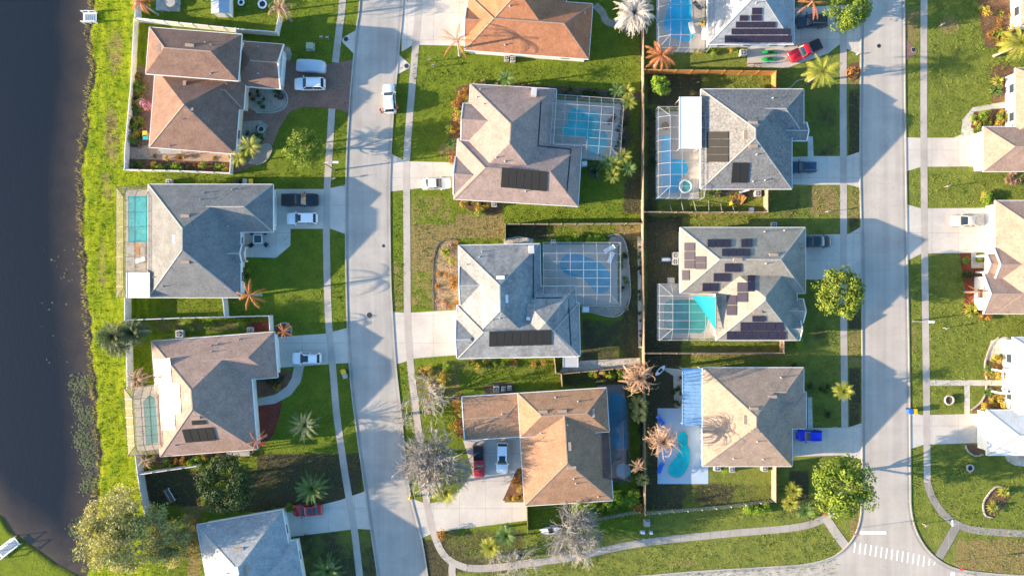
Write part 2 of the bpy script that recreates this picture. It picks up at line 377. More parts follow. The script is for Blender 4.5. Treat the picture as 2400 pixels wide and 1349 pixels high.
def ground_mat():
    m, t, b = _mat('lawn_and_soil'); pos = _n(t, 'ShaderNodeNewGeometry').outputs['Position']
    at = lambda k: _n(t, 'ShaderNodeAttribute', attribute_name=k).outputs['Fac']
    strk = _range(t, _noise(t, pos, 1.1, 5, .7, (1, .22, 1)), .35, .65)
    fine = _range(t, _noise(t, pos, 3.2, 5, .8), .3, .7)
    mid = _range(t, _noise(t, pos, .55, 5, .7), .32, .68)
    big = _range(t, _noise(t, pos, .12, 4, .6), .35, .65)
    g = _mix(t, mid, (.038, .10, .009), (.15, .235, .016))
    g = _mix(t, _math(t, 'MULTIPLY', fine, .6), g, (.32, .36, .05))
    lm = _mix(t, strk, (.15, .26, .008), (.42, .48, .02)); g = _mix(t, at('lime'), g, lm)
    ol = _mix(t, mid, (.085, .145, .02), (.26, .29, .055)); ol = _mix(t, _math(t, 'MULTIPLY', fine, .5), ol, (.34, .33, .12)); g = _mix(t, at('olive'), g, ol)
    dr = _mix(t, fine, (.22, .16, .06), (.42, .31, .16)); dr = _mix(t, _math(t, 'MULTIPLY', mid, .35), dr, (.18, .22, .04))
    k = _range(t, _math(t, 'ADD', at('dry'), _math(t, 'MULTIPLY', _math(t, 'SUBTRACT', _math(t, 'ADD', mid, fine), 1.0), .52)), .36, .64)
    g = _mix(t, k, g, dr)
    # thin patches everywhere
    k3 = _range(t, _noise(t, pos, .35, 6, .75), .58, .76, 0, .4); g = _mix(t, k3, g, (.24, .18, .08))
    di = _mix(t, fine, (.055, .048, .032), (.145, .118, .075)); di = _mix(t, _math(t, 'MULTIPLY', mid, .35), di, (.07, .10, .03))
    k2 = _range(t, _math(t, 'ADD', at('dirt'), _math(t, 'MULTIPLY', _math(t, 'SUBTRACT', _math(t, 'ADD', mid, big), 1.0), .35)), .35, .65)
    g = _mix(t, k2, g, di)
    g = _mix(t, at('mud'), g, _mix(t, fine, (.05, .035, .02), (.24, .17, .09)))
    t.links.new(g, b.inputs['Base Color']); b.inputs['Roughness'].default_value = .95; b.inputs['Specular IOR Level'].default_value = .1
    h = _math(t, 'ADD', _noise(t, pos, 4.5, 4, .8), _math(t, 'MULTIPLY', _noise(t, pos, 1.3, 3, .6), .8))
    _bump(t, b, h, 1.0, .62)
    return m
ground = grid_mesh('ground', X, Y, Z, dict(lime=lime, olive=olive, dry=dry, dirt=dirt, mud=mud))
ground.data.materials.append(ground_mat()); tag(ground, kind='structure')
# lake surface
wx = np.concatenate([[-1500, -600, -250, -120], np.arange(-96, -50, .8)]); wy = np.concatenate([[-1500, -500, -150], np.arange(-58, 58, .8), [150, 500, 1500]])
WX, WY = np.meshgrid(wx, wy); PX, PY = WX*15+1200, 674.5-WY*15
Tw = np.minimum(np.interp(PY, [p[1] for p in SH], [p[0] for p in SH])-PX, (np.interp(PX, [p[0] for p in PEN], [p[1] for p in PEN])-PY)*.8)
lake = grid_mesh('water', WX, WY, np.full_like(WX, -.24), dict(shallow=np.clip(1-Tw/85, 0, 1)))
m, t, b = _mat('lake_water'); pos = _n(t, 'ShaderNodeNewGeometry').outputs['Position']
f = _math(t, 'MULTIPLY', _n(t, 'ShaderNodeAttribute', attribute_name='shallow').outputs['Fac'], _range(t, _noise(t, pos, .35, 5), .3, .7, .6, 1.1))
t.links.new(_mix(t, f, (.010, .011, .013), (.075, .056, .038)), b.inputs['Base Color']); b.inputs['Roughness'].default_value = .14; b.inputs['Specular IOR Level'].default_value = .45
_bump(t, b, _noise(t, pos, 2.2, 3, .6), .35, .06)
lake.data.materials.append(m); tag(lake, kind='structure')

# ---------------------------------------------------------------- paved sheets
def sheet(name, pts, mat, z, smooth=0):
    if smooth: pts = spl(pts, smooth, True)
    vs = [W(*p)[:2] for p in pts]
    a = sum(vs[i][0]*vs[(i+1) % len(vs)][1]-vs[(i+1) % len(vs)][0]*vs[i][1] for i in range(len(vs)))
    if a < 0: vs = vs[::-1]
    mb = MB(); mb.add([(x, y, z) for x, y in vs], [tuple(range(len(vs)))])
    return tag(mb.build(name, mat), kind='structure')
def ribbon(name, pts, wd, mat, z, h=0, side=0, n=5, kind='structure', z0=None):
    P = [Vector(W(*p)[:2]) for p in (spl(pts, n) if n > 1 else pts)]
    vs = []; fs = []
    for i, p in enumerate(P):
        t = (P[min(i+1, len(P)-1)]-P[max(i-1, 0)]).normalized(); nn = Vector((-t.y, t.x))
        a, c = (p-nn*wd/2, p+nn*wd/2) if side == 0 else ((p, p+nn*wd) if side > 0 else (p-nn*wd, p))
        if h: vs += [(a.x, a.y, 0), (a.x, a.y, h), (c.x, c.y, h), (c.x, c.y, 0)]
        else: vs += [(a.x, a.y, z), (c.x, c.y, z)]
    k = 4 if h else 2
    for i in range(len(P)-1):
        for j in range(3 if h else 1):
            q = i*k+j; fs.append((q+k, q, q+1, q+k+1) if h else (q, q+2, q+3, q+1))
    mb = MB(); mb.add(vs, fs); return tag(mb.build(name, mat), kind=kind)
L1 = [(862, -300), (845, 0), (838, 60), (829, 150), (820, 260), (813, 400), (812, 600), (816, 770), (824, 900), (843, 1050), (862, 1180), (887, 1349), (915, 1500)]
L2 = [(960, -300), (943, 0), (937, 80), (930, 160), (921, 260), (914, 380), (912, 460), (914, 640), (918, 730), (926, 850), (940, 980), (957, 1140), (984, 1250), (1001, 1349), (1020, 1500)]
L1s, L2s = spl(L1), spl(L2)
sheet('road', L1s+L2s[::-1], M['road'], .010)
R1 = [(2022, -300), (2020, 0), (2018, 200), (2017, 400), (2021, 600), (2022, 800), (2022, 1050), (2021, 1170), (2013, 1233), (1990, 1275), (1952, 1305), (1890, 1322), (1800, 1329), (1650, 1338), (1540, 1347), (1400, 1362), (1100, 1420)]
R2 = [(2116, -300), (2118, 0), (2119, 200), (2123, 500), (2128, 800), (2131, 1000), (2132, 1130), (2134, 1195), (2148, 1248), (2180, 1296), (2232, 1330), (2310, 1343), (2420, 1349), (2700, 1352)]
R1s, R2s = spl(R1), spl(R2)
sheet('road', R1s+[(1100, 1520), (2700, 1520)]+R2s[::-1], M['road2'], .010)
for P, s in ((L1s, -1), (L2s, 1), (R1s, -1), (R2s, 1)):
    ribbon('kerb', P, .20, M['kerb'], 0, h=.10, side=s, n=1)
# gutter strips of the street edges
for P, s in ((L1s, 1), (L2s, -1), (R1s, 1), (R2s, -1)):
    ribbon('gutter', P, .40, M['gut'], .014, side=s, n=1)
# driveways
sheet('driveway', [(652, 138), (700, 147), (740, 149), (780, 149), (829, 140), (821, 268), (800, 258), (770, 253), (712, 250), (680, 262), (655, 300), (638, 345), (602, 385), (560, 403), (541, 403), (575, 375), (612, 340), (628, 305), (600, 290), (560, 290), (560, 205), (640, 205)], M['paver'], .018)
for p in [[(620, 443), (765, 443), (812, 432), (812, 549), (775, 536), (681, 536), (681, 575), (647, 604), (560, 602), (560, 530), (620, 530)],
          [(640, 790), (765, 781), (816, 767), (822, 850), (780, 852), (640, 862)],
          [(640, 1205), (700, 1195), (800, 1170), (856, 1150), (872, 1240), (835, 1238), (690, 1256), (640, 1262)],
          [(942, -60), (1110, -60), (1100, 108), (990, 106), (971, 104), (941, 122)],
          [(917, 360), (950, 378), (1080, 381), (1080, 441), (985, 441), (914, 449)],
          [(918, 730), (950, 733), (1085, 725), (1085, 830), (975, 839), (926, 854)],
          [(1085, 1030), (1240, 1025), (1232, 1085), (1212, 1125), (1182, 1176), (1235, 1176), (1237, 1218), (1130, 1232), (1020, 1245), (985, 1262), (960, 1165), (1000, 1180), (1040, 1172), (1085, 1140), (1108, 1105)],
          [(1845, 20), (2020, 10), (2018, 130), (1990, 117), (1967, 105), (1940, 126), (1848, 158), (1845, 100)],
          [(1840, 368), (1893, 367), (1893, 320), (1905, 320), (1907, 366), (1985, 366), (2017, 355), (2018, 441), (1990, 433), (1840, 433)],
          [(1870, 551), (1990, 548), (2019, 530), (2021, 652), (1935, 655), (1870, 655)],
          [(1840, 1005), (1893, 1004), (1893, 930), (1903, 930), (1905, 1002), (1988, 1001), (2021, 990), (2022, 1076), (1970, 1066), (1840, 1070)],
          [(2121, 322), (2160, 323), (2235, 323), (2252, 316), (2256, 280), (2280, 252), (2330, 243), (2378, 236), (2380, 250), (2300, 262), (2278, 280), (2284, 325), (2310, 330), (2310, 390), (2160, 391), (2122, 402)],
          [(2122, 478), (2158, 488), (2350, 487), (2350, 591), (2160, 594), (2124, 612)],
          [(2130, 962), (2160, 972), (2330, 968), (2330, 1036), (2165, 1041), (2131, 1052)]]:
    sheet('driveway', p, M['drive'], .018)
for p in [[(690, 855), (713, 857), (705, 895), (682, 925), (645, 945), (605, 950), (605, 933), (645, 924), (672, 905), (684, 885)]]: sheet('path', p, M['walk'], .020)
for p in [[(2180, 890), (2360, 890), (2360, 903), (2180, 903)], [(2260, 903), (2273, 903), (2273, 970), (2260, 970)], [(2276, 592), (2288, 592), (2288, 614), (2330, 614), (2330, 628), (2276, 628)],
          [(2322, 798), (2355, 788), (2400, 800), (2400, 830), (2345, 828), (2322, 850), (2312, 870), (2306, 850)]]:
    sheet('path', p, M['drive'], .020)
# pavements
ribbon('sidewalk', [(812, -200), (803, 0), (795, 70), (786, 147)], 1.1, M['walk'], .026)
ribbon('sidewalk', [(778, 255), (773, 340), (767, 440), (765, 540), (768, 700), (772, 780), (779, 850), (788, 960), (800, 1050), (812, 1130), (829, 1230), (843, 1349), (860, 1500)], 1.08, M['walk'], .026)
ribbon('sidewalk', [(1000, -200), (983, 0), (974, 110), (962, 250), (953, 375), (953, 450), (954, 600), (955, 730), (961, 840), (971, 930), (981, 1010), (991, 1100), (1001, 1180), (1014, 1240), (1034, 1290), (1060, 1316), (1095, 1330)], 1.08, M['walk'], .026)
ribbon('sidewalk', [(1095, 1330), (1150, 1330), (1250, 1318), (1350, 1303), (1500, 1272), (1700, 1250), (1850, 1237), (1915, 1222), (1950, 1198), (1972, 1172)], 1.12, M['walkh'], .026)
ribbon('sidewalk', [(1935, 1212), (1957, 1245), (1985, 1283)], 1.35, M['walk'], .031)
ribbon('sidewalk', [(1062, 1315), (1060, 1345), (1075, 1400)], 1.1, M['walk'], .031)
ribbon('sidewalk', [(1977, 40), (1976, 250), (1977, 440), (1977, 700), (1980, 1001)], 1.08, M['walk'], .026)
ribbon('sidewalk', [(2166, -200), (2165, 150), (2165, 300), (2167, 600), (2171, 900), (2173, 1130)], 1.08, M['walk'], .026)
ribbon('sidewalk', [(2173, 1130), (2185, 1165), (2213, 1205), (2250, 1231), (2300, 1243), (2420, 1251), (2600, 1260)], 1.12, M['walkd'], .0265)
ribbon('sidewalk', [(2243, 1228), (2225, 1262), (2200, 1305)], 1.4, M['walkd'], .031)
# patios, beds, yards
for n, p, mt, z in [
    ('patio', [(300, 340), (360, 340), (545, 360), (545, 400), (298, 398)], 'sandy', .014), ('patio', [(325, 150), (362, 170), (362, 350), (325, 350)], 'paver', .012),
    ('garden_bed', [(298, 372), (538, 380), (538, 402), (296, 398)], 'mulch', .020), ('garden_bed', [(312, 170), (335, 170), (330, 345), (300, 345)], 'mulch', .016),
    ('garden_bed', [(575, 205), (660, 207), (672, 225), (668, 250), (640, 262), (600, 262), (575, 250)], 'gravel', .024), ('garden_bed', [(568, 285), (612, 282), (628, 295), (620, 325), (590, 350), (560, 350)], 'gravel', .024),
    ('garden_bed', [(608, 345), (628, 338), (637, 352), (622, 378), (600, 385), (580, 384)], 'gravel', .024), ('garden_bed', [(663, 108), (680, 112), (685, 130), (680, 142), (660, 140)], 'gravel', .024),
    ('garden_bed', [(590, 755), (635, 752), (635, 775), (590, 776)], 'mulchred', .014), ('garden_bed', [(604, 872), (650, 865), (684, 868), (682, 895), (660, 915), (625, 928), (600, 928)], 'mulch', .014),
    ('garden_bed', [(605, 952), (662, 938), (655, 975), (640, 1020), (610, 1048), (600, 1045)], 'mulchred', .014), ('garden_bed', [(645, 762), (668, 756), (682, 768), (680, 785), (645, 788)], 'mulch', .014),
    ('garden_bed', [(360, 1066), (560, 1050), (600, 1065), (460, 1080), (362, 1092)], 'mulch', .012),
    ('garden_bed', [(1072, 205), (1105, 195), (1095, 330), (1082, 380), (1052, 380), (1055, 310), (1062, 260)], 'mulch', .014), ('garden_bed', [(1195, 195), (1500, 215), (1508, 235), (1300, 225), (1190, 215)], 'earth', .014),
    ('garden_bed', [(1440, 240), (1475, 250), (1470, 370), (1435, 375)], 'earth', .014), ('garden_bed', [(1075, 455), (1180, 468), (1175, 500), (1130, 505), (1072, 480)], 'mulch', .014),
    ('garden_bed', [(1025, 570), (1075, 560), (1080, 600), (1075, 725), (1018, 727), (1015, 640)], 'straw', .014), ('garden_bed', [(1430, 555), (1455, 550), (1467, 575), (1475, 640), (1475, 700), (1460, 730), (1435, 742), (1370, 725), (1365, 712), (1450, 715), (1452, 570), (1425, 568)], 'gravel', .014),
    ('garden_bed', [(1494, 555), (1508, 555), (1510, 815), (1496, 815)], 'rock', .014), ('garden_bed', [(1180, 560), (1215, 553), (1250, 560), (1250, 572), (1180, 572)], 'rock', .014),
    ('garden_bed', [(1178, 1172), (1212, 1098), (1232, 1095), (1232, 1174)], 'mulch', .024), ('garden_bed', [(1060, 930), (1085, 920), (1095, 1030), (1065, 1020)], 'mulch', .014),
    ('garden_bed', [(1320, 858), (1360, 845), (1500, 838), (1500, 855), (1380, 868), (1310, 872)], 'rock', .014), ('garden_bed', [(1135, 905), (1160, 893), (1200, 895), (1210, 918), (1135, 925)], 'earth', .014),
    ('garden_bed', [(1990, 150), (2012, 145), (2016, 180), (2000, 192), (1988, 180)], 'mulch', .014),
    ('patio', [(1751, 112), (1848, 108), (1850, 160), (1751, 157)], 'deck', .022), ('patio', [(368, -60), (425, -60), (422, 28), (365, 25)], 'deck', .022),
    ('garden_bed', [(2250, 594), (2320, 594), (2330, 735), (2255, 735), (2262, 690), (2255, 640)], 'mulchred', .014), ('garden_bed', [(2298, 60), (2310, 110), (2400, 120), (2400, -20), (2290, -20)], 'mulch', .014),
    ('garden_bed', [(2282, 262), (2380, 250), (2380, 300), (2275, 300)], 'mulch', .024), ('garden_bed', [(2310, 845), (2360, 830), (2370, 890), (2312, 888)], 'mulch', .024), ('garden_bed', [(2315, 903), (2375, 905), (2370, 958), (2280, 968), (2275, 960), (2300, 945)], 'mulch', .024),
    ('garden_bed', [(2262, 1042), (2308, 1042), (2305, 1066), (2285, 1066), (2268, 1055)], 'mulch', .022), ('garden_bed', [(2355, 1066), (2420, 1066), (2420, 1094), (2380, 1090), (2360, 1080)], 'rock', .022),
    ('garden_bed', [(2305, 1175), (2330, 1142), (2350, 1140), (2372, 1160), (2350, 1190), (2325, 1212), (2308, 1205)], 'mulch', .014),
    ('garden_bed', [(2320, 160), (2350, 150), (2385, 160), (2380, 245), (2325, 240)], 'mulch', .012),
    ('patio', [(1545, 860), (1600, 865), (1600, 960), (1580, 950), (1578, 880)], 'deck', .012),
    ('storm_drain_apron', [(837, 70), (808, 86), (801, 93), (804, 101), (829, 126)], 'drive', .026), ('storm_drain_apron', [(935, 128), (961, 152), (959, 160), (930, 176)], 'drive', .030),
    ('storm_drain_apron', [(2121, 90), (2150, 118), (2148, 126), (2121, 144)], 'paver', .026), ('patio', [(1655, 437), (1800, 440), (1800, 462), (1700, 458), (1655, 455)], 'earth', .014)]:
    sheet(n, p, M[mt], z)
# crossing bars and the stop line
mb = MB()
for i in range(16):
    u = i/15.0; x = 2003+187*u; y = 1281+ (37)*u**1.1; l = 25 if i < 14 else (15 if i == 14 else 7)
    p = W(x, y+1); mb.add([(p[0]-.16+dx, p[1]+dy, .018) for dx, dy in ((-.04, -l/30.), (.18, -l/30.), (.36, l/30.), (.14, l/30.))], [(0, 1, 2, 3)])
tag(mb.build('crosswalk_markings', M['paint']), kind='structure')
sheet('stop_line', [(2015, 1244), (2077, 1244), (2077, 1251), (2015, 1251)], M['paint'], .018)
sheet('stop_line', [(2228, 1340), (2238, 1340), (2236, 1370), (2226, 1370)], M['paint'], .018)

# ---------------------------------------------------------------- houses
class House:
    def __init__(s, name, label, parts, rot, roof, wall='wallw', cap='cap', garage=None, sl=.56, eave=2.9, over=.5, cat='house', wins=True):
        s.parts = []; a = -R(rot); s.a = a; s.u = Vector((math.cos(a), math.sin(a))); s.vv = Vector((-math.sin(a), math.cos(a)))
        P0 = parts[0]; eh = P0[6] if len(P0) > 6 and P0[6] else eave
        s.o = Vector(W((P0[0]+P0[2])/2, (P0[1]+P0[3])/2, eh)[:2])
        for i, p in enumerate(parts):
            ax = p[4]; gb = p[5] if len(p) > 5 else ''; e = (p[6] if len(p) > 6 and p[6] else eave)-.014*i; k = p[7] if len(p) > 7 else sl
            A = s.loc(W(p[0], p[1], e)); B = s.loc(W(p[2], p[3], e))
            s.parts.append((A[0]+.006*i, B[1]+.006*i, B[0]-.006*i, A[1]-.006*i, ax, gb, e, k))
        s.root = thing(name, label, cat, (s.o.x, s.o.y, 0))
        rf = MB(); fa = MB(); wl = MB()
        for i, (x0, y0, x1, y1, ax, gb, e, k) in enumerate(s.parts):
            if ax == 'x': h = (y1-y0)/2; rx0 = x0 if 'W' in gb else x0+h; rx1 = x1 if 'E' in gb else x1-h; ym = (y0+y1)/2; r0, r1 = (rx0, ym), (rx1, ym)
            else: h = (x1-x0)/2; ry0 = y0 if 'S' in gb else y0+h; ry1 = y1 if 'N' in gb else y1-h; xm = (x0+x1)/2; r0, r1 = (xm, ry0), (xm, ry1)
            if (r1[0]-r0[0])+(r1[1]-r0[1]) < 0:
                c = ((r0[0]+r1[0])/2, (r0[1]+r1[1])/2); r0 = r1 = c
            z = e+h*k
            c = [(x0, y0, e), (x1, y0, e), (x1, y1, e), (x0, y1, e), (*r0, z), (*r1, z)]
            V = [s.wd(q) for q in c]
            if ax == 'x': rf.add(V, [(0, 1, 5, 4), (2, 3, 4, 5)]+([] if 'E' in gb else [(1, 2, 5)])+([] if 'W' in gb else [(3, 0, 4)]))
            else: rf.add(V, [(1, 2, 5, 4), (3, 0, 4, 5)]+([] if 'S' in gb else [(0, 1, 4)])+([] if 'N' in gb else [(2, 3, 5)]))
            g = {'E': (1, 2, 5), 'W': (3, 0, 4), 'S': (0, 1, 4), 'N': (2, 3, 5)}
            for q in gb:
                f = g[q]; inn = s.wd(((x0+x1)/2, (y0+y1)/2, e)); 
                vs = [Vector(V[j])+(Vector(inn)-Vector(V[j])).normalized()*.0 for j in f]
                dirv = {'E': (-.32, 0), 'W': (.32, 0), 'S': (0, .32), 'N': (0, -.32)}[q]; dv = Vector((*(s.u*dirv[0]+s.vv*dirv[1]), 0))
                wl.add([v+dv for v in vs], [(0, 1, 2)])
                for a1, b1 in ((f[0], f[2]), (f[1], f[2])):
                    fa.beam(Vector(V[a1])+Vector((0, 0, -.07)), Vector(V[b1])+Vector((0, 0, -.07)), .16, .2)
            # hips and ridge
            for a1, b1 in ((0, 4), (3, 4), (1, 5), (2, 5)) if ax == 'x' else ((0, 4), (1, 4), (2, 5), (3, 5)):
                side = ('W' if b1 == 4 else 'E') if ax == 'x' else ('S' if b1 == 4 else 'N')
                if side not in gb and not s.buried(i, c[a1]): rf.beam(V[a1], V[b1], .15, .06, 1)
            if r0 != r1: rf.beam(V[4], V[5], .17, .06, 1)
            # eaves board and soffit
            t = .07
            for (p, q) in (((x0, y0), (x1, y0)), ((x1, y0), (x1, y1)), ((x1, y1), (x0, y1)), ((x0, y1), (x0, y0))):
                sd = 'S' if p[1] == q[1] == y0 else 'N' if p[1] == q[1] == y1 else 'E' if p[0] == q[0] == x1 else 'W'
                if sd in gb: continue
                fa.beam(s.wd((*p, e-.095)), s.wd((*q, e-.095)), .14, .2)
            fa.add([s.wd((x, y, e-.19+.003*i)) for x, y in ((x0+.05, y0+.05), (x0+.05, y1-.05), (x1-.05, y1-.05), (x1-.05, y0+.05))], [(0, 1, 2, 3)])
            o = over; wl.prism([s.wd((x, y, 0))[:2] for x, y in ((x0+o, y0+o), (x1-o, y0+o), (x1-o, y1-o), (x0+o, y1-o))], 0, e-.2+.003*i)
        s.roof = rf.build('roof', [M[roof], M[cap]], s.root)
        fa.build('fascia', M['trim'], s.roof)
        wl.build('wall', M[wall], s.root); s.over = over
        if garage:
            for (pi, sd) in garage: s.opening('garage_door', pi, sd, .5, 4.9, 0, 2.15, True)
        if wins: s.windows(garage or [])
        s.root['label'] = label
    def buried(s, i, p):
        for j, q in enumerate(s.parts):
            if j != i and q[0]-.35 < p[0] < q[2]+.35 and q[1]-.35 < p[1] < q[3]+.35 and min(math.hypot(p[0]-x, p[1]-y) for x in (q[0], q[2]) for y in (q[1], q[3])) > 1.5: return True
        return False
    def loc(s, w):
        d = Vector(w[:2])-s.o; return (d.dot(s.u), d.dot(s.vv))
    def wd(s, q):
        p = s.o+s.u*q[0]+s.vv*q[1]; return (p.x, p.y, q[2])
    def h(s, lx, ly):
        m = -1
        for (x0, y0, x1, y1, ax, gb, e, k) in s.parts:
            if not (x0 <= lx <= x1 and y0 <= ly <= y1): continue
            dd = []
            if 'W' not in gb: dd.append(lx-x0)
            if 'E' not in gb: dd.append(x1-lx)
            if 'S' not in gb: dd.append(ly-y0)
            if 'N' not in gb: dd.append(y1-ly)
            m = max(m, e+k*min(dd))
        return m
    def on(s, px, py, up=0):
        h = 4
        for _ in range(8):
            l = s.loc(W(px, py, h)); g = s.h(*l)
            if g < 0: g = 2.9
            h = h*.3+g*.7
        w = W(px, py, h); return (w[0], w[1], h+up)
    def side(s, pi, sd):
        x0, y0, x1, y1, ax, gb, e, k = s.parts[pi]; o = s.over
        x0 += o; y0 += o; x1 -= o; y1 -= o
        return {'E': ((x1, y0), (x1, y1), (1, 0)), 'W': ((x0, y1), (x0, y0), (-1, 0)), 'S': ((x0, y0), (x1, y0), (0, -1)), 'N': ((x1, y1), (x0, y1), (0, 1))}[sd]
    def opening(s, kind, pi, sd, u, wdt, z0, z1, door=False):
        a, b, n = s.side(pi, sd); L = math.hypot(b[0]-a[0], b[1]-a[1]); wdt = min(wdt, L*.8)
        t = ((b[0]-a[0])/L, (b[1]-a[1])/L); c = (a[0]+t[0]*L*u, a[1]+t[1]*L*u)
        mb = MB(); f = lambda du, z, dn: s.wd((c[0]+t[0]*du+n[0]*dn, c[1]+t[1]*du+n[1]*dn, z))
        rot = s.a+math.atan2(t[1], t[0])
        q = f(0, 0, .03); mb.box(q[0], q[1], z0, z1, wdt, .08, rot)
        if kind == 'garage_door':
            for k in range(4): q = f(0, 0, .08); mb.box(q[0], q[1], z0+.06+k*(z1-z0)/4, z0+(k+1)*(z1-z0)/4-.04, wdt-.2, .05, rot)
        o = mb.build(kind, M['trim'], s.root)
        if kind == 'window':
            mb = MB(); q = f(0, 0, .075); mb.box(q[0]-0, q[1], z0+.08, z1-.08, wdt-.16, .03, rot); mb.build('pane', M['glass'], o)
    def windows(s, skip):
        for pi, p in enumerate(s.parts):
            for sd in 'NESW':
                if (pi, sd) in [tuple(g) for g in skip]: continue
                a, b, n = s.side(pi, sd); L = math.hypot(b[0]-a[0], b[1]-a[1]); k = int(min(3, L//4))
                for j in range(k):
                    u = (j+.5)/k; c = (a[0]+(b[0]-a[0])*u+n[0]*.3, a[1]+(b[1]-a[1])*u+n[1]*.3)
                    bad = False
                    for qi, q in enumerate(s.parts):
                        if qi != pi and q[0]+s.over-.9 < c[0] < q[2]-s.over+.9 and q[1]+s.over-.9 < c[1] < q[3]-s.over+.9: bad = True
                    if not bad: s.opening('window', pi, sd, u, 1.5, .9, 2.2)
    def panels(s, quads, mat='solar', label=None, lift=.13, gap=.03, name='solar_panel'):
        """quads: (x0,y0,x1,y1,cols,rows[,skew]) as seen in the survey picture"""
        for q in quads:
            x0, y0, x1, y1, nc, nr = q[:6]; dx, dy = q[6:8] if len(q) > 7 else (0, 0)
            pc = Vector(s.on((x0+x1+dx)/2, (y0+y1+dy)/2)); lc = s.loc(pc); e_ = .25
            gx = (s.h(lc[0]+e_, lc[1])-s.h(lc[0]-e_, lc[1]))/(2*e_); gy = (s.h(lc[0], lc[1]+e_)-s.h(lc[0], lc[1]-e_))/(2*e_)
            nn0 = Vector((*(-s.u*gx-s.vv*gy), 1)); k0 = nn0.dot(pc+Vector((0, 0, lift)))
            def P(u, v):
                g0 = Vector(W(x0+(x1-x0)*u+dx*v, y0+(y1-y0)*v+dy*u, 0)); c0 = Vector((0, 0, CH)); dr = g0-c0
                return c0+dr*((k0-nn0.dot(c0))/nn0.dot(dr))
            for i in range(nc):
                for j in range(nr):
                    u0, u1, v0, v1 = i/nc, (i+1)/nc, j/nr, (j+1)/nr
                    c = [P(u0, v1), P(u1, v1), P(u1, v0), P(u0, v0)]
                    m0 = sum(c, Vector())/4; c = [m0+(p-m0)*(1-gap*2) for p in c]
                    nn = (c[1]-c[0]).cross(c[3]-c[0]).normalized()
                    mb = MB(); mb.add([p-nn*.05 for p in c]+[p for p in c], [(4, 5, 6, 7), (3, 2, 1, 0), (0, 1, 5, 4), (1, 2, 6, 5), (2, 3, 7, 6), (3, 0, 4, 7)])
                    o = mb.build(name, M[mat], s.root)
                    if label: o['label'] = label
    def vents(s, L):
        for v in L:
            px, py = v[:2]; kind = v[2] if len(v) > 2 else 'p'; p = s.on(px, py); mb = MB()
            if kind == 'p': mb.tube([(p[0], p[1], p[2]-.1), (p[0], p[1], p[2]+.45)], [.06, .06], 6); mb.lathe(p[0], p[1], [(.16, p[2]-.02), (.07, p[2]+.12)], 8); mb.build('vent_pipe', M['grey'], s.root)
            elif kind == 'x': mb.box(p[0], p[1], p[2]-.25, p[2]+.16, 1.3, .45, s.a); mb.build('ridge_vent', M['cap'], s.root)
            elif kind == 'y': mb.box(p[0], p[1], p[2]-.25, p[2]+.16, .45, 1.3, s.a); mb.build('ridge_vent', M['cap'], s.root)
            elif kind == 'w': mb.box(p[0], p[1], p[2]-.25, p[2]+.14, 1.2, .5, s.a); mb.build('skylight', M['trim'], s.root)
            elif kind == 'v': mb.box(p[0], p[1], p[2]-.25, p[2]+.14, .4, 1.2, s.a); mb.build('skylight', M['trim'], s.root)
            elif kind == 'c': mb.box(p[0], p[1], p[2]-.6, p[2]+1.1, .8, 1.2, s.a); mb.build('chimney', M['wallg'], s.root)

H1 = House('brown_roofed_house', 'two-storey house with dark brown shingle roof beside the brown paver driveway', [(350, 64, 558, 190, 'x', '', 5.5), (364, 158, 552, 361, 'y', '', 3.0), (440, 172, 571, 258, 'x', '', 3.0), (550, 95, 657, 209, 'x', 'E', 2.9)], 4.5, 'sh_brown', 'wallc', garage=[(3, 'E')])
H1.vents([(445, 107, 'x'), (482, 100), (495, 106), (494, 172), (374, 113, 'y'), (433, 200, 'y'), (443, 255, 'x'), (455, 267), (430, 280), (605, 172), (605, 110), (398, 342), (531, 197)])
H2 = House('grey_roofed_house', 'house with grey shingle roof and white patio cover, black pickup in its driveway', [(347, 432, 564, 697, 'y'), (440, 432, 640, 544, 'x', '', 2.9), (500, 572, 567, 617, 'x', 'E', 3.0)], 0, 'sh_grey', 'wallw', 'capg', garage=[(1, 'E')])
H2.vents([(477, 452), (478, 477, 'x') if 0 else (470, 468), (434, 506, 'x'), (408, 560, 'v'), (434, 614, 'x'), (382, 671), (534, 530), (361, 649), (545, 444)])
H3 = House('pinkish_roofed_house', 'house with pinkish tan roof and glaring rooftop panels beside the lake', [(355, 799, 603, 1052, 'y', '', 2.9), (430, 793, 651, 884, 'x', '', 2.9), (440, 884, 600, 1020, 'x', '', 2.98)], -4.3, 'sh_pink', 'wallw', garage=[(1, 'E')])
H3.panels([(425, 1006, 498, 1038, 4, 1, 10, -6)], 'solarb', 'black solar heating panel on the south slope')
H3.panels([(448, 986, 480, 996, 2, 1, 2, -2)], 'solarb', 'small black panel above the heating panels')
H3.panels([(360, 842, 398, 900, 2, 3, 4, -3), (372, 900, 420, 972, 3, 3, 4, -3), (376, 973, 408, 1008, 2, 2, 3, -2)], 'glare', 'solar panel shining in the low sun')
H3.vents([(495, 810), (510, 806), (560, 795), (496, 824), (438, 930, 'v'), (488, 965), (459, 978, 'x'), (412, 1042)])
H4 = House('pale_roofed_house', 'house with pale blue-grey shingle roof at the bottom left edge', [(462, 1229, 735, 1483, 'y'), (560, 1300, 738, 1460, 'x', '', 2.8)], -10, 'sh_pale', 'wallw', 'capg', garage=None) if 0 else \
     House('pale_roofed_house', 'house with pale blue-grey shingle roof at the bottom left edge', [(461, 1229, 712, 1480, 'y'), (520, 1296, 722, 1420, 'x', '', 2.8)], -10, 'sh_pale', 'wallw', 'capg')
H4.vents([(608, 1226), (561, 1286, 'x'), (556, 1336, 'v'), (576, 1335, 'y'), (534, 1342)])
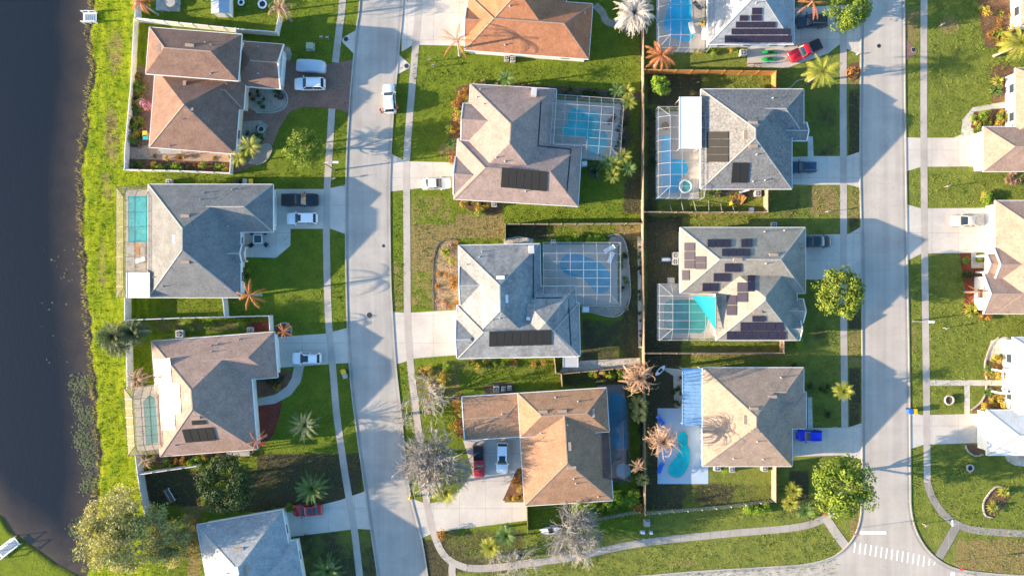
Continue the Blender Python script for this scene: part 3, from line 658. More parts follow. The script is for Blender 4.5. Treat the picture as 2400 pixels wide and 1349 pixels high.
H5 = House('orange_roofed_house', 'house with bright orange-tan roof under a palm shadow', [(1098, -12, 1380, 139, 'x'), (1118, -190, 1318, 126, 'y', '', 2.95), (1093, 18, 1170, 92, 'x', 'W', 2.97)], 4.2, 'sh_orange', 'wallw', garage=None)
H5.vents([(1195, 14), (1184, 105), (1371, 31)])
H6 = House('mauve_roofed_house', 'house with mauve-tan roof and six black roof panels beside the curvy screened pool', [(1102, 197, 1290, 455, 'y'), (1072, 325, 1355, 484, 'x', '', 2.9), (1085, 242, 1205, 336, 'x', 'W', 3.1), (1067, 367, 1150, 461, 'x', 'W', 2.95)], 3.4, 'sh_mauve', 'wallc', garage=[(1, 'W')])
H6.panels([(1176, 391, 1284, 440, 6, 1, -3, 10)], 'solarb', 'black solar heating panel')
H6.vents([(1251, 220, 'c'), (1126, 210), (1118, 228), (1134, 244), (1163, 369), (1184, 378), (1256, 370), (1232, 448)])
H7 = House('weathered_roofed_house', 'house with streaked grey roof and eight black roof panels beside the large screened pool', [(1074, 575, 1271, 820, 'y'), (1070, 715, 1360, 834, 'x', '', 2.9), (1076, 624, 1210, 712, 'x', 'W', 3.1), (1200, 672, 1353, 835, 'x', '', 2.9), (1068, 749, 1150, 837, 'x', 'W', 2.97)], -1.2, 'sh_worn', 'wallw', 'capg', garage=[(1, 'W')])
H7.panels([(1146, 776, 1293, 813, 8, 1, 0, -4)], 'solarb', 'black solar heating panel')
H7.vents([(1245, 585, 'c'), (1130, 590), (1124, 602), (1173, 650, 'w'), (1188, 700, 'v'), (1243, 746, 'w'), (1298, 752), (1094, 620), (1154, 749), (1172, 745)])
H8 = House('ochre_roofed_house', 'house with ochre-tan roof and a long west wing beside the two parked vehicles', [(1216, 974, 1437, 1172, 'y', 'N', 2.9, .37), (1213, 921, 1428, 1011, 'x', '', 3.7), (1082, 929, 1240, 1022, 'x', 'W', 2.75, .12)], -3.6, 'sh_ochre', 'wallc', garage=[(2, 'S')])
H8.vents([(1302, 931), (1273, 964, 'x'), (1318, 963, 'x'), (1355, 940), (1390, 967, 'y'), (1330, 995), (1268, 1014), (1335, 1045, 'y'), (1340, 1095, 'x'), (1345, 1121), (1350, 1132), (1402, 1163), (1177, 970)])
H9 = House('solar_roofed_house', 'pale-roofed house with stepped rows of solar panels on its south slope', [(1660, -108, 1861, 104, 'y')], 0, 'sh_pale', 'wallw', 'capg')
H9.panels([(1698, 83, 1857, 101, 7, 1), (1714, 67, 1855, 82, 6, 1), (1724, 51, 1818, 66, 4, 1), (1733, 36, 1754, 50, 1, 1), (1762, 18, 1786, 35, 1, 1), (1760, 35, 1785, 50, 1, 1)], 'solar', 'dark blue-black photovoltaic panel')
H9.vents([(1732, 3), (1772, 7)])
H10 = House('speckled_roofed_house', 'house with speckled grey roof and black panels beside the bright blue pool', [(1643, 209, 1856, 443, 'y'), (1730, 209, 1884, 316, 'x', '', 2.9), (1790, 287, 1891, 330, 'x', 'E', 2.7)], 0, 'sh_speck', 'wallw', 'capg')
H10.panels([(1655, 308, 1709, 380, 1, 4)], 'solarb', 'wide black solar heating panel on the west slope'); H10.panels([(1717, 380, 1757, 430, 2, 1, -4, 0)], 'solarb', 'tall black solar heating panel on the south slope')
H10.vents([(1746, 316, 'y'), (1765, 288, 'x'), (1765, 342, 'x'), (1811, 230), (1773, 362), (1765, 425), (1793, 422)])
H11 = House('khaki_roofed_house', 'house with khaki-grey roof scattered with groups of solar panels', [(1678, 600, 1868, 797, 'y', '', 3.0, .60), (1594, 533, 1888, 687, 'x', '', 3.1, .66), (1800, 600, 1888, 668, 'x', '', 2.9), (1800, 700, 1883, 756, 'x', 'E', 2.85), (1820, 742, 1875, 797, 'x', 'E', 2.75)], 0, 'sh_khaki', 'wallw', 'capg', garage=[(1, 'E')])
H11.panels([(1603, 568, 1629, 630, 1, 3), (1629, 600, 1655, 631, 1, 2), (1598, 632, 1616, 657, 1, 1), (1658, 560, 1714, 579, 3, 1), (1737, 559, 1764, 579, 2, 1), (1692, 582, 1759, 600, 4, 1),
            (1698, 617, 1738, 638, 2, 1), (1672, 640, 1712, 660, 2, 1), (1646, 663, 1684, 683, 2, 1), (1752, 635, 1770, 683, 1, 2), (1727, 661, 1753, 708, 1, 2), (1702, 691, 1727, 739, 1, 2),
            (1763, 740, 1794, 754, 2, 1), (1735, 755, 1838, 776, 5, 1), (1703, 776, 1842, 796, 7, 1)], 'solar', 'violet-black photovoltaic panel')
H11.vents([(1815, 590, 'x') if 0 else (1795, 617), (1729, 608, 'x'), (1813, 597, 'x'), (1876, 577, 'x'), (1862, 724, 'x'), (1838, 540), (1792, 543), (1775, 730, 'x')])
H12 = House('tan_roofed_house', 'house with tan hip roof and a white corrugated awning beside the white pool deck', [(1647, 861, 1857, 1092, 'y'), (1735, 861, 1884, 966, 'x', '', 2.9), (1780, 918, 1890, 1004, 'x', '', 2.85)], 0, 'sh_tan', 'wallw')
H12.vents([(1767, 957, 'x'), (1810, 929, 'x'), (1830, 884), (1746, 983, 'y'), (1769, 1010, 'x'), (1788, 1075), (1719, 1074), (1775, 1034)])
H13 = House('rose_roofed_house', 'rose-tan roofed house with a garage at the right edge, nearest the top', [(2380, 160, 2600, 310, 'y'), (2305, 297, 2520, 402, 'x')], 0, 'sh_rose', 'wallw', garage=[(1, 'W')])
H14 = House('corner_roofed_house', 'house of which only a tan roof corner shows in the top right corner', [(2392, -160, 2620, 60, 'y')], 0, 'sh_rose', 'wallw')
H15 = House('gabled_tan_house', 'tan-roofed house with white gables and red mulch at the right edge', [(2333, 470, 2560, 735, 'y'), (2305, 640, 2520, 735, 'x', 'W'), (2330, 580, 2460, 660, 'x', 'W', 3.1)], 0, 'sh_rose', 'wallw', garage=[(0, 'W')])
H15.vents([(2394, 652)])
H16 = House('pale_grey_roofed_house', 'pale grey roofed house with white arched porch at the right edge', [(2374, 790, 2600, 980, 'y'), (2313, 960, 2530, 1066, 'x')], 0, 'sh_white', 'wallw', 'capg', garage=[(1, 'W')])

# ---------------------------------------------------------------- pool cages, pools, patio covers
def cage(label, x0, y0, x1, y1, rot, fr, sc, nx, ny, inset=1.7, h1=2.5, h2=3.5, sides='NESW', ht=.05):
    a = -R(rot); u = Vector((math.cos(a), math.sin(a))); v = Vector((-math.sin(a), math.cos(a)))
    o = Vector(W((x0+x1)/2, (y0+y1)/2, h1)[:2]); lc = lambda w_: ((Vector(w_[:2])-o).dot(u), (Vector(w_[:2])-o).dot(v))
    A = lc(W(x0, y0, h1)); B = lc(W(x1, y1, h1)); ax, bx, ay, by = A[0], B[0], B[1], A[1]
    wd = lambda x, y, z: tuple((*(o+u*x+v*y), z))
    root = thing('screened_pool_cage', label, 'pool cage', (o.x, o.y, 0))
    iw = inset if 'W' in sides else 0; ie = inset if 'E' in sides else 0; i_n = inset if 'N' in sides else 0; is_ = inset if 'S' in sides else 0
    X0, X1, Y0, Y1 = ax+iw, bx-ie, ay+is_, by-i_n
    fm = MB(); sm = MB()
    C = lambda t: ax+(bx-ax)*t
    # flat top grid
    for i in range(nx+1):
        x = X0+(X1-X0)*i/nx
        fm.beam(wd(x, Y0, h2), wd(x, Y1, h2), ht, ht)
        if is_: fm.beam(wd(x, Y0, h2), wd(x, ay, h1), ht*.8, ht*.8); fm.beam(wd(x, ay, h1), wd(x, ay, 0), ht*.8, ht*.8)
        if i_n: fm.beam(wd(x, Y1, h2), wd(x, by, h1), ht*.8, ht*.8); fm.beam(wd(x, by, h1), wd(x, by, 0), ht*.8, ht*.8)
    for j in range(ny+1):
        y = Y0+(Y1-Y0)*j/ny
        fm.beam(wd(X0, y, h2), wd(X1, y, h2), ht, ht)
        if iw: fm.beam(wd(X0, y, h2), wd(ax, y, h1), ht*.8, ht*.8); fm.beam(wd(ax, y, h1), wd(ax, y, 0), ht*.8, ht*.8)
        if ie: fm.beam(wd(X1, y, h2), wd(bx, y, h1), ht*.8, ht*.8); fm.beam(wd(bx, y, h1), wd(bx, y, 0), ht*.8, ht*.8)
    for (x, y, X_, Y_) in ((ax, ay, X0, Y0), (bx, ay, X1, Y0), (bx, by, X1, Y1), (ax, by, X0, Y1)):
        fm.beam(wd(x, y, h1), wd(X_, Y_, h2), ht, ht); fm.beam(wd(x, y, 0), wd(x, y, h1), ht, ht)
    for p, q in (((ax, ay), (bx, ay)), ((bx, ay), (bx, by)), ((bx, by), (ax, by)), ((ax, by), (ax, ay))):
        fm.beam(wd(*p, h1), wd(*q, h1), ht*1.1, ht*1.1); fm.beam(wd(*p, 1.0), wd(*q, 1.0), ht*.6, ht*.6)
    V = [wd(ax, ay, h1), wd(bx, ay, h1), wd(bx, by, h1), wd(ax, by, h1), wd(X0, Y0, h2), wd(X1, Y0, h2), wd(X1, Y1, h2), wd(X0, Y1, h2)]
    Fs = [(4, 5, 6, 7)]
    for k, (s_, f) in enumerate((('S', (0, 1, 5, 4)), ('E', (1, 2, 6, 5)), ('N', (2, 3, 7, 6)), ('W', (3, 0, 4, 7)))):
        if s_ in sides: Fs.append(f)
    sm.add(V, Fs)
    cs = {'S': ((ax, ay), (bx, ay)), 'E': ((bx, ay), (bx, by)), 'N': ((bx, by), (ax, by)), 'W': ((ax, by), (ax, ay))}
    for s_ in sides: p, q = cs[s_]; sm.add([wd(*p, .02), wd(*q, .02), wd(*q, h1), wd(*p, h1)], [(0, 1, 2, 3)])
    fm.build('frame', M[fr], root); sm.build('screen', M[sc], root)
    e = .1; dk = MB(); dk.add([wd(x, y, .022) for x, y in ((ax+e, ay+e), (bx-e, ay+e), (bx-e, by-e), (ax+e, by-e))], [(0, 1, 2, 3)])
    return root, dk
def deck(dk, mat='deck'): tag(dk.build('pool_deck', M[mat]), kind='structure')
def pool(label, pts, mat, smooth=6, cop='deck', spa=None):
    P = spl(pts, smooth, True) if smooth else pts
    V = [Vector(W(*p)[:2]) for p in P]
    a = sum(V[i].x*V[(i+1) % len(V)].y-V[(i+1) % len(V)].x*V[i].y for i in range(len(V)))
    if a < 0: V = V[::-1]
    c = sum(V, Vector((0, 0)))/len(V)
    root = thing('swimming_pool', label, 'swimming pool', (c.x, c.y, 0))
    mb = MB(); mb.add([(p.x, p.y, .034) for p in V], [tuple(range(len(V)))]); mb.build('water', M[mat], root)
    n = len(V); vs = []; fs = []
    for i, p in enumerate(V):
        t = (V[(i+1) % n]-V[i-1]).normalized(); nn = Vector((t.y, -t.x))
        vs += [(p.x, p.y, .03), (p.x, p.y, .06), (*(p+nn*.2), .06), (*(p+nn*.2), .02)]
    for i in range(n):
        for j in range(3): q = i*4+j; r = ((i+1) % n)*4+j; fs.append((q, r, r+1, q+1))
    mb = MB(); mb.add(vs, fs); mb.build('coping', M[cop], root)
    return root
r, dk = cage('dark bronze screened pool cage with tan west side beside the grey-roofed house', 272, 438, 351, 697, 0, 'bronze', 'scm', 2, 6, 1.7, sides='NSW'); deck(dk)
pool('narrow turquoise pool in the bronze cage of the grey-roofed house', [(301, 459), (346, 459), (346, 567), (301, 567)], 'pool', 0)
r, dk = cage('tan screened pool cage beside the house with glaring panels', 290, 908, 386, 1062, -3.6, 'bronze', 'sct', 3, 5, 1.7, sides='NSW'); deck(dk)
pool('narrow dark green pool with pointed top in the tan cage', [(336, 940), (345, 930), (352, 925), (362, 930), (367, 938), (375, 1035), (343, 1042)], 'poolg', 0)
r, dk = cage('white-framed pool cage over the curvy pool of the mauve-roofed house', 1297, 221, 1453, 374, 4, 'alu', 'scl', 5, 5, 1.6, sides='NES'); deck(dk)
pool('curvy free-form pool with three lobes behind the mauve-roofed house', [(1332, 268), (1345, 254), (1362, 255), (1376, 260), (1395, 260), (1406, 275), (1408, 300), (1422, 315), (1425, 335), (1416, 352), (1398, 362), (1380, 355), (1376, 330), (1362, 318), (1345, 318), (1322, 320), (1318, 300), (1330, 290)], 'pool', 4)
r, dk = cage('large white-framed pool cage with many square panes behind the weathered grey roof', 1273, 568, 1455, 716, 0, 'alu', 'scl', 5, 5, 1.7, sides='NES'); deck(dk)
pool('wide kidney-shaped pool under the large cage behind the weathered grey roof', [(1312, 615), (1325, 596), (1350, 594), (1370, 600), (1395, 610), (1415, 622), (1430, 645), (1432, 668), (1420, 684), (1398, 686), (1385, 672), (1365, 652), (1335, 645), (1318, 635)], 'poolp', 4)
r, dk = cage('long dark pool cage behind the ochre-roofed house', 1405, 905, 1478, 1127, -2, 'bronze', 'scd', 2, 6, 1.0, sides='NES'); deck(dk)
pool('long deep blue pool under the dark cage behind the ochre-roofed house', [(1428, 930), (1442, 920), (1458, 925), (1466, 945), (1468, 1010), (1470, 1045), (1460, 1055), (1440, 1050), (1432, 1010)], 'poolb', 4)
r, dk = cage('white-framed pool cage beside the solar-roofed house at the top', 1544, -150, 1664, 112, 0, 'alu', 'scl', 4, 6, 1.6, sides='NWS'); deck(dk)
pool('blue pool with a shallow shelf under the topmost cage', [(1560, -100), (1600, -100), (1618, 0), (1622, 50), (1628, 80), (1615, 98), (1598, 98), (1570, 82), (1555, 60), (1568, 0)], 'poolb', 4)
r, dk = cage('white-framed pool cage around the bright blue pool of the speckled roof', 1543, 250, 1650, 463, 0, 'alu', 'scl', 3, 6, 1.6, sides='NWS'); deck(dk)
pool('bright blue L-shaped pool beside the speckled grey roof', [(1550, 318), (1573, 318), (1575, 372), (1604, 374), (1614, 395), (1606, 410), (1592, 422), (1590, 452), (1551, 452)], 'poolb', 0)
r, dk = cage('white-framed pool cage with a teal shade sail beside the khaki roof', 1546, 665, 1688, 797, 0, 'alu', 'scl', 3, 4, 1.8, sides='NWS'); deck(dk)
pool('pale green pool with cut corners beside the khaki roof', [(1556, 712), (1568, 702), (1655, 702), (1660, 745), (1655, 770), (1645, 780), (1568, 780), (1556, 768)], 'poolg', 0)
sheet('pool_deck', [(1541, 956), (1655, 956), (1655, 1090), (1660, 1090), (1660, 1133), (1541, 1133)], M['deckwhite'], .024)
pool('open turquoise kidney pool on the white deck beside the tan roof', [(1588, 1022), (1600, 1010), (1612, 1020), (1612, 1040), (1618, 1060), (1614, 1090), (1600, 1112), (1585, 1118), (1568, 1110), (1567, 1092), (1580, 1075), (1590, 1055)], 'pool', 5)
# shade sail over the green pool
mb = MB(); a, b_, c = W(1617, 692, 3.0), W(1674, 695, 3.9), W(1674, 775, 3.0)
N = 8; vs = []; fs = []
for i in range(N+1):
    for j in range(N+1-i):
        u, v = i/N, j/N; p = Vector(a)*(1-u-v)+Vector(b_)*u+Vector(c)*v; s_ = (1-u-v)*u+(1-u-v)*v+u*v; p.z -= .8*s_
        q = Vector(b_)*.6+Vector(a)*.2+Vector(c)*.2; p = p+(q-p)*(.35*(1-u-v)*v); vs.append(p)
idx = {}; k = 0
for i in range(N+1):
    for j in range(N+1-i): idx[(i, j)] = k; k += 1
for i in range(N):
    for j in range(N-i):
        fs.append((idx[(i, j)], idx[(i+1, j)], idx[(i, j+1)]))
        if i+j < N-1: fs.append((idx[(i+1, j)], idx[(i+1, j+1)], idx[(i, j+1)]))
mb.add([v+Vector((0, 0, .9)) for v in vs], fs); tag(mb.build('shade_sail', M['teal'], smooth=True), 'teal triangular shade sail over the corner of the pale green pool', 'shade sail')
def cover(name, label, cat, x0, y0, x1, y1, h, mat, corr=0, tilt=0, posts=True, rot=0):
    cx, cy, _ = W((x0+x1)/2, (y0+y1)/2, h); sx = (x1-x0)/15*(1-h/CH); sy = (y1-y0)/15*(1-h/CH)
    r = thing(name, label, cat, (cx, cy, 0)); mb = MB()
    if corr:
        n = int(sy/corr)
        for i in range(n):
            y = cy-sy/2+(i+.5)*sy/n; z = h+(.05 if i % 2 else 0)
            mb.prism([(cx-sx/2, y-sy/n/2), (cx+sx/2, y-sy/n/2), (cx+sx/2, y+sy/n/2), (cx-sx/2, y+sy/n/2)], z-.06, z)
    else: mb.box(cx, cy, h-.12, h, sx, sy, -R(rot))
    for s in (-1, 1):
        mb.beam((cx+s*sx/2, cy-sy/2, h-.05), (cx+s*sx/2, cy+sy/2, h-.05), .1, .2)
    mb.build('roof_sheet', M[mat], r)
    if posts:
        for sx_ in (-1, 1):
            for sy_ in (-1, 1):
                mb = MB(); mb.box(cx+sx_*(sx/2-.15), cy+sy_*(sy/2-.15), 0, h-.13, .1, .1); mb.build('post', M['alu'], r)
    return r
cover('patio_cover', 'flat white patio cover at the south end of the bronze pool cage', 'patio cover', 297, 638, 350, 698, 3.7, 'metalw')
cover('patio_cover', 'flat white patio cover between the blue pool and the speckled roof', 'patio cover', 1593, 227, 1643, 348, 3.8, 'metalw')
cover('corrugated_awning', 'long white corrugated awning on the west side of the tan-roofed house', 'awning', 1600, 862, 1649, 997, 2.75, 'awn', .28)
cover('pergola', 'small white pergola with beams at the south-east corner of the weathered roof', 'pergola', 1320, 833, 1355, 860, 2.4, 'alu')
cover('patio_cover', 'small slatted white cover south of the brown-roofed house', 'patio cover', 372, 345, 425, 360, 2.4, 'woodg', .25)
cover('patio_cover', 'small slatted cover at the south-east corner of the house with glaring panels', 'patio cover', 532, 1056, 584, 1068, 2.4, 'woodg', .25)
# garden shed and white arched porch
def porch(label, x, y):
    c = W(x, y, 2.6); r = thing('entrance_porch', label, 'porch', (c[0], c[1], 0)); mb = MB()
    for i in range(-1, 2): mb.beam((c[0]-1.4, c[1]+i*1.0, 2.7), (c[0]+1.4, c[1]+i*1.0, 2.7), .14, .16)
    for i in range(-2, 3): mb.beam((c[0]+i*.65, c[1]-1.7, 2.82), (c[0]+i*.65, c[1]+1.7, 2.82), .12, .12)
    mb.beam((c[0]-1.4, c[1]-1.7, 2.7), (c[0]+1.4, c[1]-1.7, 2.7), .3, .3); mb.beam((c[0]-1.4, c[1]+1.7, 2.7), (c[0]+1.4, c[1]+1.7, 2.7), .3, .3)
    mb.build('lattice_roof', M['trim'], r)
    for sx in (-1, 1):
        for sy in (-1, 1): mb = MB(); mb.tube([(c[0]+sx*1.3, c[1]+sy*1.7, 0), (c[0]+sx*1.3, c[1]+sy*1.7, 2.55)], [.17, .15], 10); mb.build('column', M['trim'], r)
porch('white lattice porch with columns at the end of the narrow front path', 2368, 895)
def gable_porch(label, x, y, w_, d_):
    c = W(x, y, 3); r = thing('gabled_porch', label, 'porch', (c[0], c[1], 0)); mb = MB(); x0, x1, y0, y1 = c[0]-d_/2, c[0]+d_/2, c[1]-w_/2, c[1]+w_/2
    mb.add([(x0, y0, 2.9), (x1, y0, 2.9), (x1, y1, 2.9), (x0, y1, 2.9), (x0, c[1], 2.9+w_*.3), (x1, c[1], 2.9+w_*.3)], [(0, 1, 5, 4), (2, 3, 4, 5)]); mb.build('roof', M['sh_rose'], r)
    mb = MB(); mb.prism([(x0+.06, y0+.1), (x0+.32, y0+.1), (x0+.32, y1-.1), (x0+.06, y1-.1)], 2.5, 2.88); mb.add([(x0+.05, y0, 2.86), (x0+.05, y1, 2.86), (x0+.05, c[1], 2.84+w_*.3)], [(0, 2, 1)])
    for a, b in (((x0, y0, 2.86), (x0, c[1], 2.86+w_*.3)), ((x0, y1, 2.86), (x0, c[1], 2.86+w_*.3))): mb.beam(a, b, .3, .16)
    mb.build('gable', M['trim'], r)
    for sy in (y0+.25, y1-.25): mb = MB(); mb.tube([(x0+.3, sy, 0), (x0+.3, sy, 2.5)], [.16, .14], 10); mb.build('column', M['trim'], r)
gable_porch('white gabled porch at the end of the L-shaped path by red mulch', 2333, 618, 3.0, 2.6)
gable_porch('white gabled dormer porch in front of the garage of the grey-roofed house', 566, 594, 2.6, 1.2)

# ---------------------------------------------------------------- fences
def fence(name, label, pts, h, mat, th=.06, step=2.4, cap=True, kind='panel', n=0):
    P = [W(*p, h) for p in pts]; P = [(p[0], p[1]) for p in P]
    r = thing(name, label, 'fence', (P[0][0], P[0][1], 0)); mb = MB()
    posts = []
    for a, b in zip(P[:-1], P[1:]):
        L = math.hypot(b[0]-a[0], b[1]-a[1]); k = max(1, round(L/step)); rot = math.atan2(b[1]-a[1], b[0]-a[0])
        if kind == 'picket':
            m = int(L/.42)
            for i in range(m):
                t = (i+.5)/m; mb.box(a[0]+(b[0]-a[0])*t, a[1]+(b[1]-a[1])*t, .05, h-.03, .17, .03, rot)
            for z in (.4, h-.4): mb.beam((*a, z), (*b, z), .04, .09)
        else:
            m = max(1, int(L/.6))
            for i in range(m):
                t = (i+.5)/m; mb.box(a[0]+(b[0]-a[0])*t, a[1]+(b[1]-a[1])*t, .03, h-.06+random.uniform(-.02, .02), L/m-.02, th, rot)
            mb.beam((*a, h-.03), (*b, h-.03), th+.05, .07); mb.beam((*a, .12), (*b, .12), th+.04, .12)
        for i in range(k+1):
            t = i/k; q = (a[0]+(b[0]-a[0])*t, a[1]+(b[1]-a[1])*t)
            if not posts or math.hypot(q[0]-posts[-1][0], q[1]-posts[-1][1]) > .5: posts.append((*q, rot))
    mb.build('panel', M[mat], r)
    p0 = None
    for (x, y, rot) in posts:
        if p0 is None:
            m2 = MB(); m2.box(x, y, 0, h+.05, .14, .14, 0); m2.lathe(x, y, [(.11, h+.05), (.02, h+.14)], 4); p0 = m2.build('post', M[mat], r); x0, y0 = x, y
        else:
            c = p0.copy(); COL.objects.link(c); c.parent = r; c.location = (x-x0, y-y0, 0)
    return r
fence('vinyl_fence', 'white vinyl fence between the top left yard and the brown-roofed house', [(318, -60), (316, 42), (450, 56), (560, 68), (645, 75), (653, 36)], 1.8, 'vinyl')
fence('vinyl_fence', 'low white vinyl fence around the mulched west yard of the brown-roofed house', [(314, 46), (306, 200), (293, 340), (291, 397), (420, 400), (538, 405), (541, 362)], 1.3, 'vinyl')
fence('vinyl_fence', 'short white vinyl fence joining the top fence to the brown-roofed house', [(552, 66), (553, 80)], 1.8, 'vinyl')
fence('vinyl_fence', 'white vinyl fence south of the grey-roofed house', [(292, 697), (292, 750), (420, 745), (630, 740), (632, 774)], 1.8, 'vinyl')
fence('vinyl_fence', 'short white vinyl gate fence beside the dead orange palm', [(522, 700), (526, 742)], 1.8, 'vinyl')
fence('vinyl_fence', 'white vinyl fence along the lake from the fan palms down to the tan cage', [(294, 752), (298, 910)], 1.8, 'vinyl')
fence('vinyl_fence', 'white vinyl fence south of the house with glaring panels', [(316, 1065), (322, 1112), (460, 1092)], 1.8, 'vinyl')
fence('vinyl_fence', 'white vinyl fence running down towards the olive tree', [(322, 1112), (334, 1180), (345, 1230)], 1.8, 'vinyl')
fence('wooden_fence', 'long weathered wooden fence between the middle and right back yards', [(1508, -60), (1509, 250), (1508, 560), (1511, 900), (1513, 1205)], 1.9, 'wood')
fence('wooden_fence', 'orange wooden fence south of the solar-roofed house', [(1512, 163), (1660, 165), (1819, 167), (1818, 205)], 1.9, 'woodo')
fence('wooden_fence', 'weathered wooden fence with a side gate between two middle yards', [(1184, 560), (1184, 525), (1350, 524), (1508, 523)], 1.9, 'wood')
fence('wooden_fence', 'brown wooden fence south of the speckled roof', [(1512, 496), (1660, 497), (1800, 496), (1800, 445)], 1.9, 'wood')
fence('wooden_fence', 'thin wooden fence south of the khaki roof', [(1512, 828), (1700, 828), (1838, 827), (1838, 797)], 1.9, 'wood')
fence('wooden_fence', 'pale wooden fence east of the lawn behind the tan-roofed house', [(1819, 1094), (1819, 1175)], 1.9, 'wood')
fence('picket_fence', 'grey picket fence along the south lawn of the tan-roofed house', [(1819, 1175), (1680, 1192), (1513, 1206)], 1.4, 'woodg', kind='picket')
fence('picket_fence', 'grey picket fence behind the bare trees south of the ochre roof', [(1500, 1200), (1380, 1224), (1290, 1236)], 1.4, 'woodg', kind='picket')
fence('wooden_fence', 'dark wooden fence from the ochre-roofed house down to the bare tree', [(1235, 1186), (1237, 1250)], 1.7, 'wood')
fence('wooden_fence', 'short brown fence north of the ochre-roofed house', [(1300, 840), (1303, 873), (1316, 876), (1318, 905)], 1.7, 'wood')
fence('wooden_fence', 'rail fence behind the rock bed under the large tan palm', [(1316, 876), (1400, 868), (1508, 858)], 1.7, 'wood')

# ---------------------------------------------------------------- vehicles
def rrect(x0, x1, hw, r, n=4):
    P = []
    for cx, cy, a0 in ((x1-r, hw-r, 0), (x0+r, hw-r, 90), (x0+r, -hw+r, 180), (x1-r, -hw+r, 270)):
        for k in range(n+1): g = R(a0+90*k/n); P.append((cx+r*math.cos(g), cy+r*math.sin(g)))
    return P
def loft(mb, st, m=0):
    """st: (x, halfwidth, zlow, ztop)"""
    vs = []; fs = []; n = 10
    for x, hw, z0, z1 in st:
        for (fy, fz) in ((-.88, 0), (-1, .22), (-1, .62), (-.95, .86), (-.78, .99), (.78, .99), (.95, .86), (1, .62), (1, .22), (.88, 0)):
            vs.append((x, hw*fy, z0+(z1-z0)*fz))
    for i in range(len(st)-1):
        for k in range(n): fs.append((i*n+k, i*n+(k+1) % n, (i+1)*n+(k+1) % n, (i+1)*n+k))
    fs.append(tuple(range(n))); fs.append(tuple(len(st)*n-1-k for k in range(n)))
    mb.add(vs, fs, m)
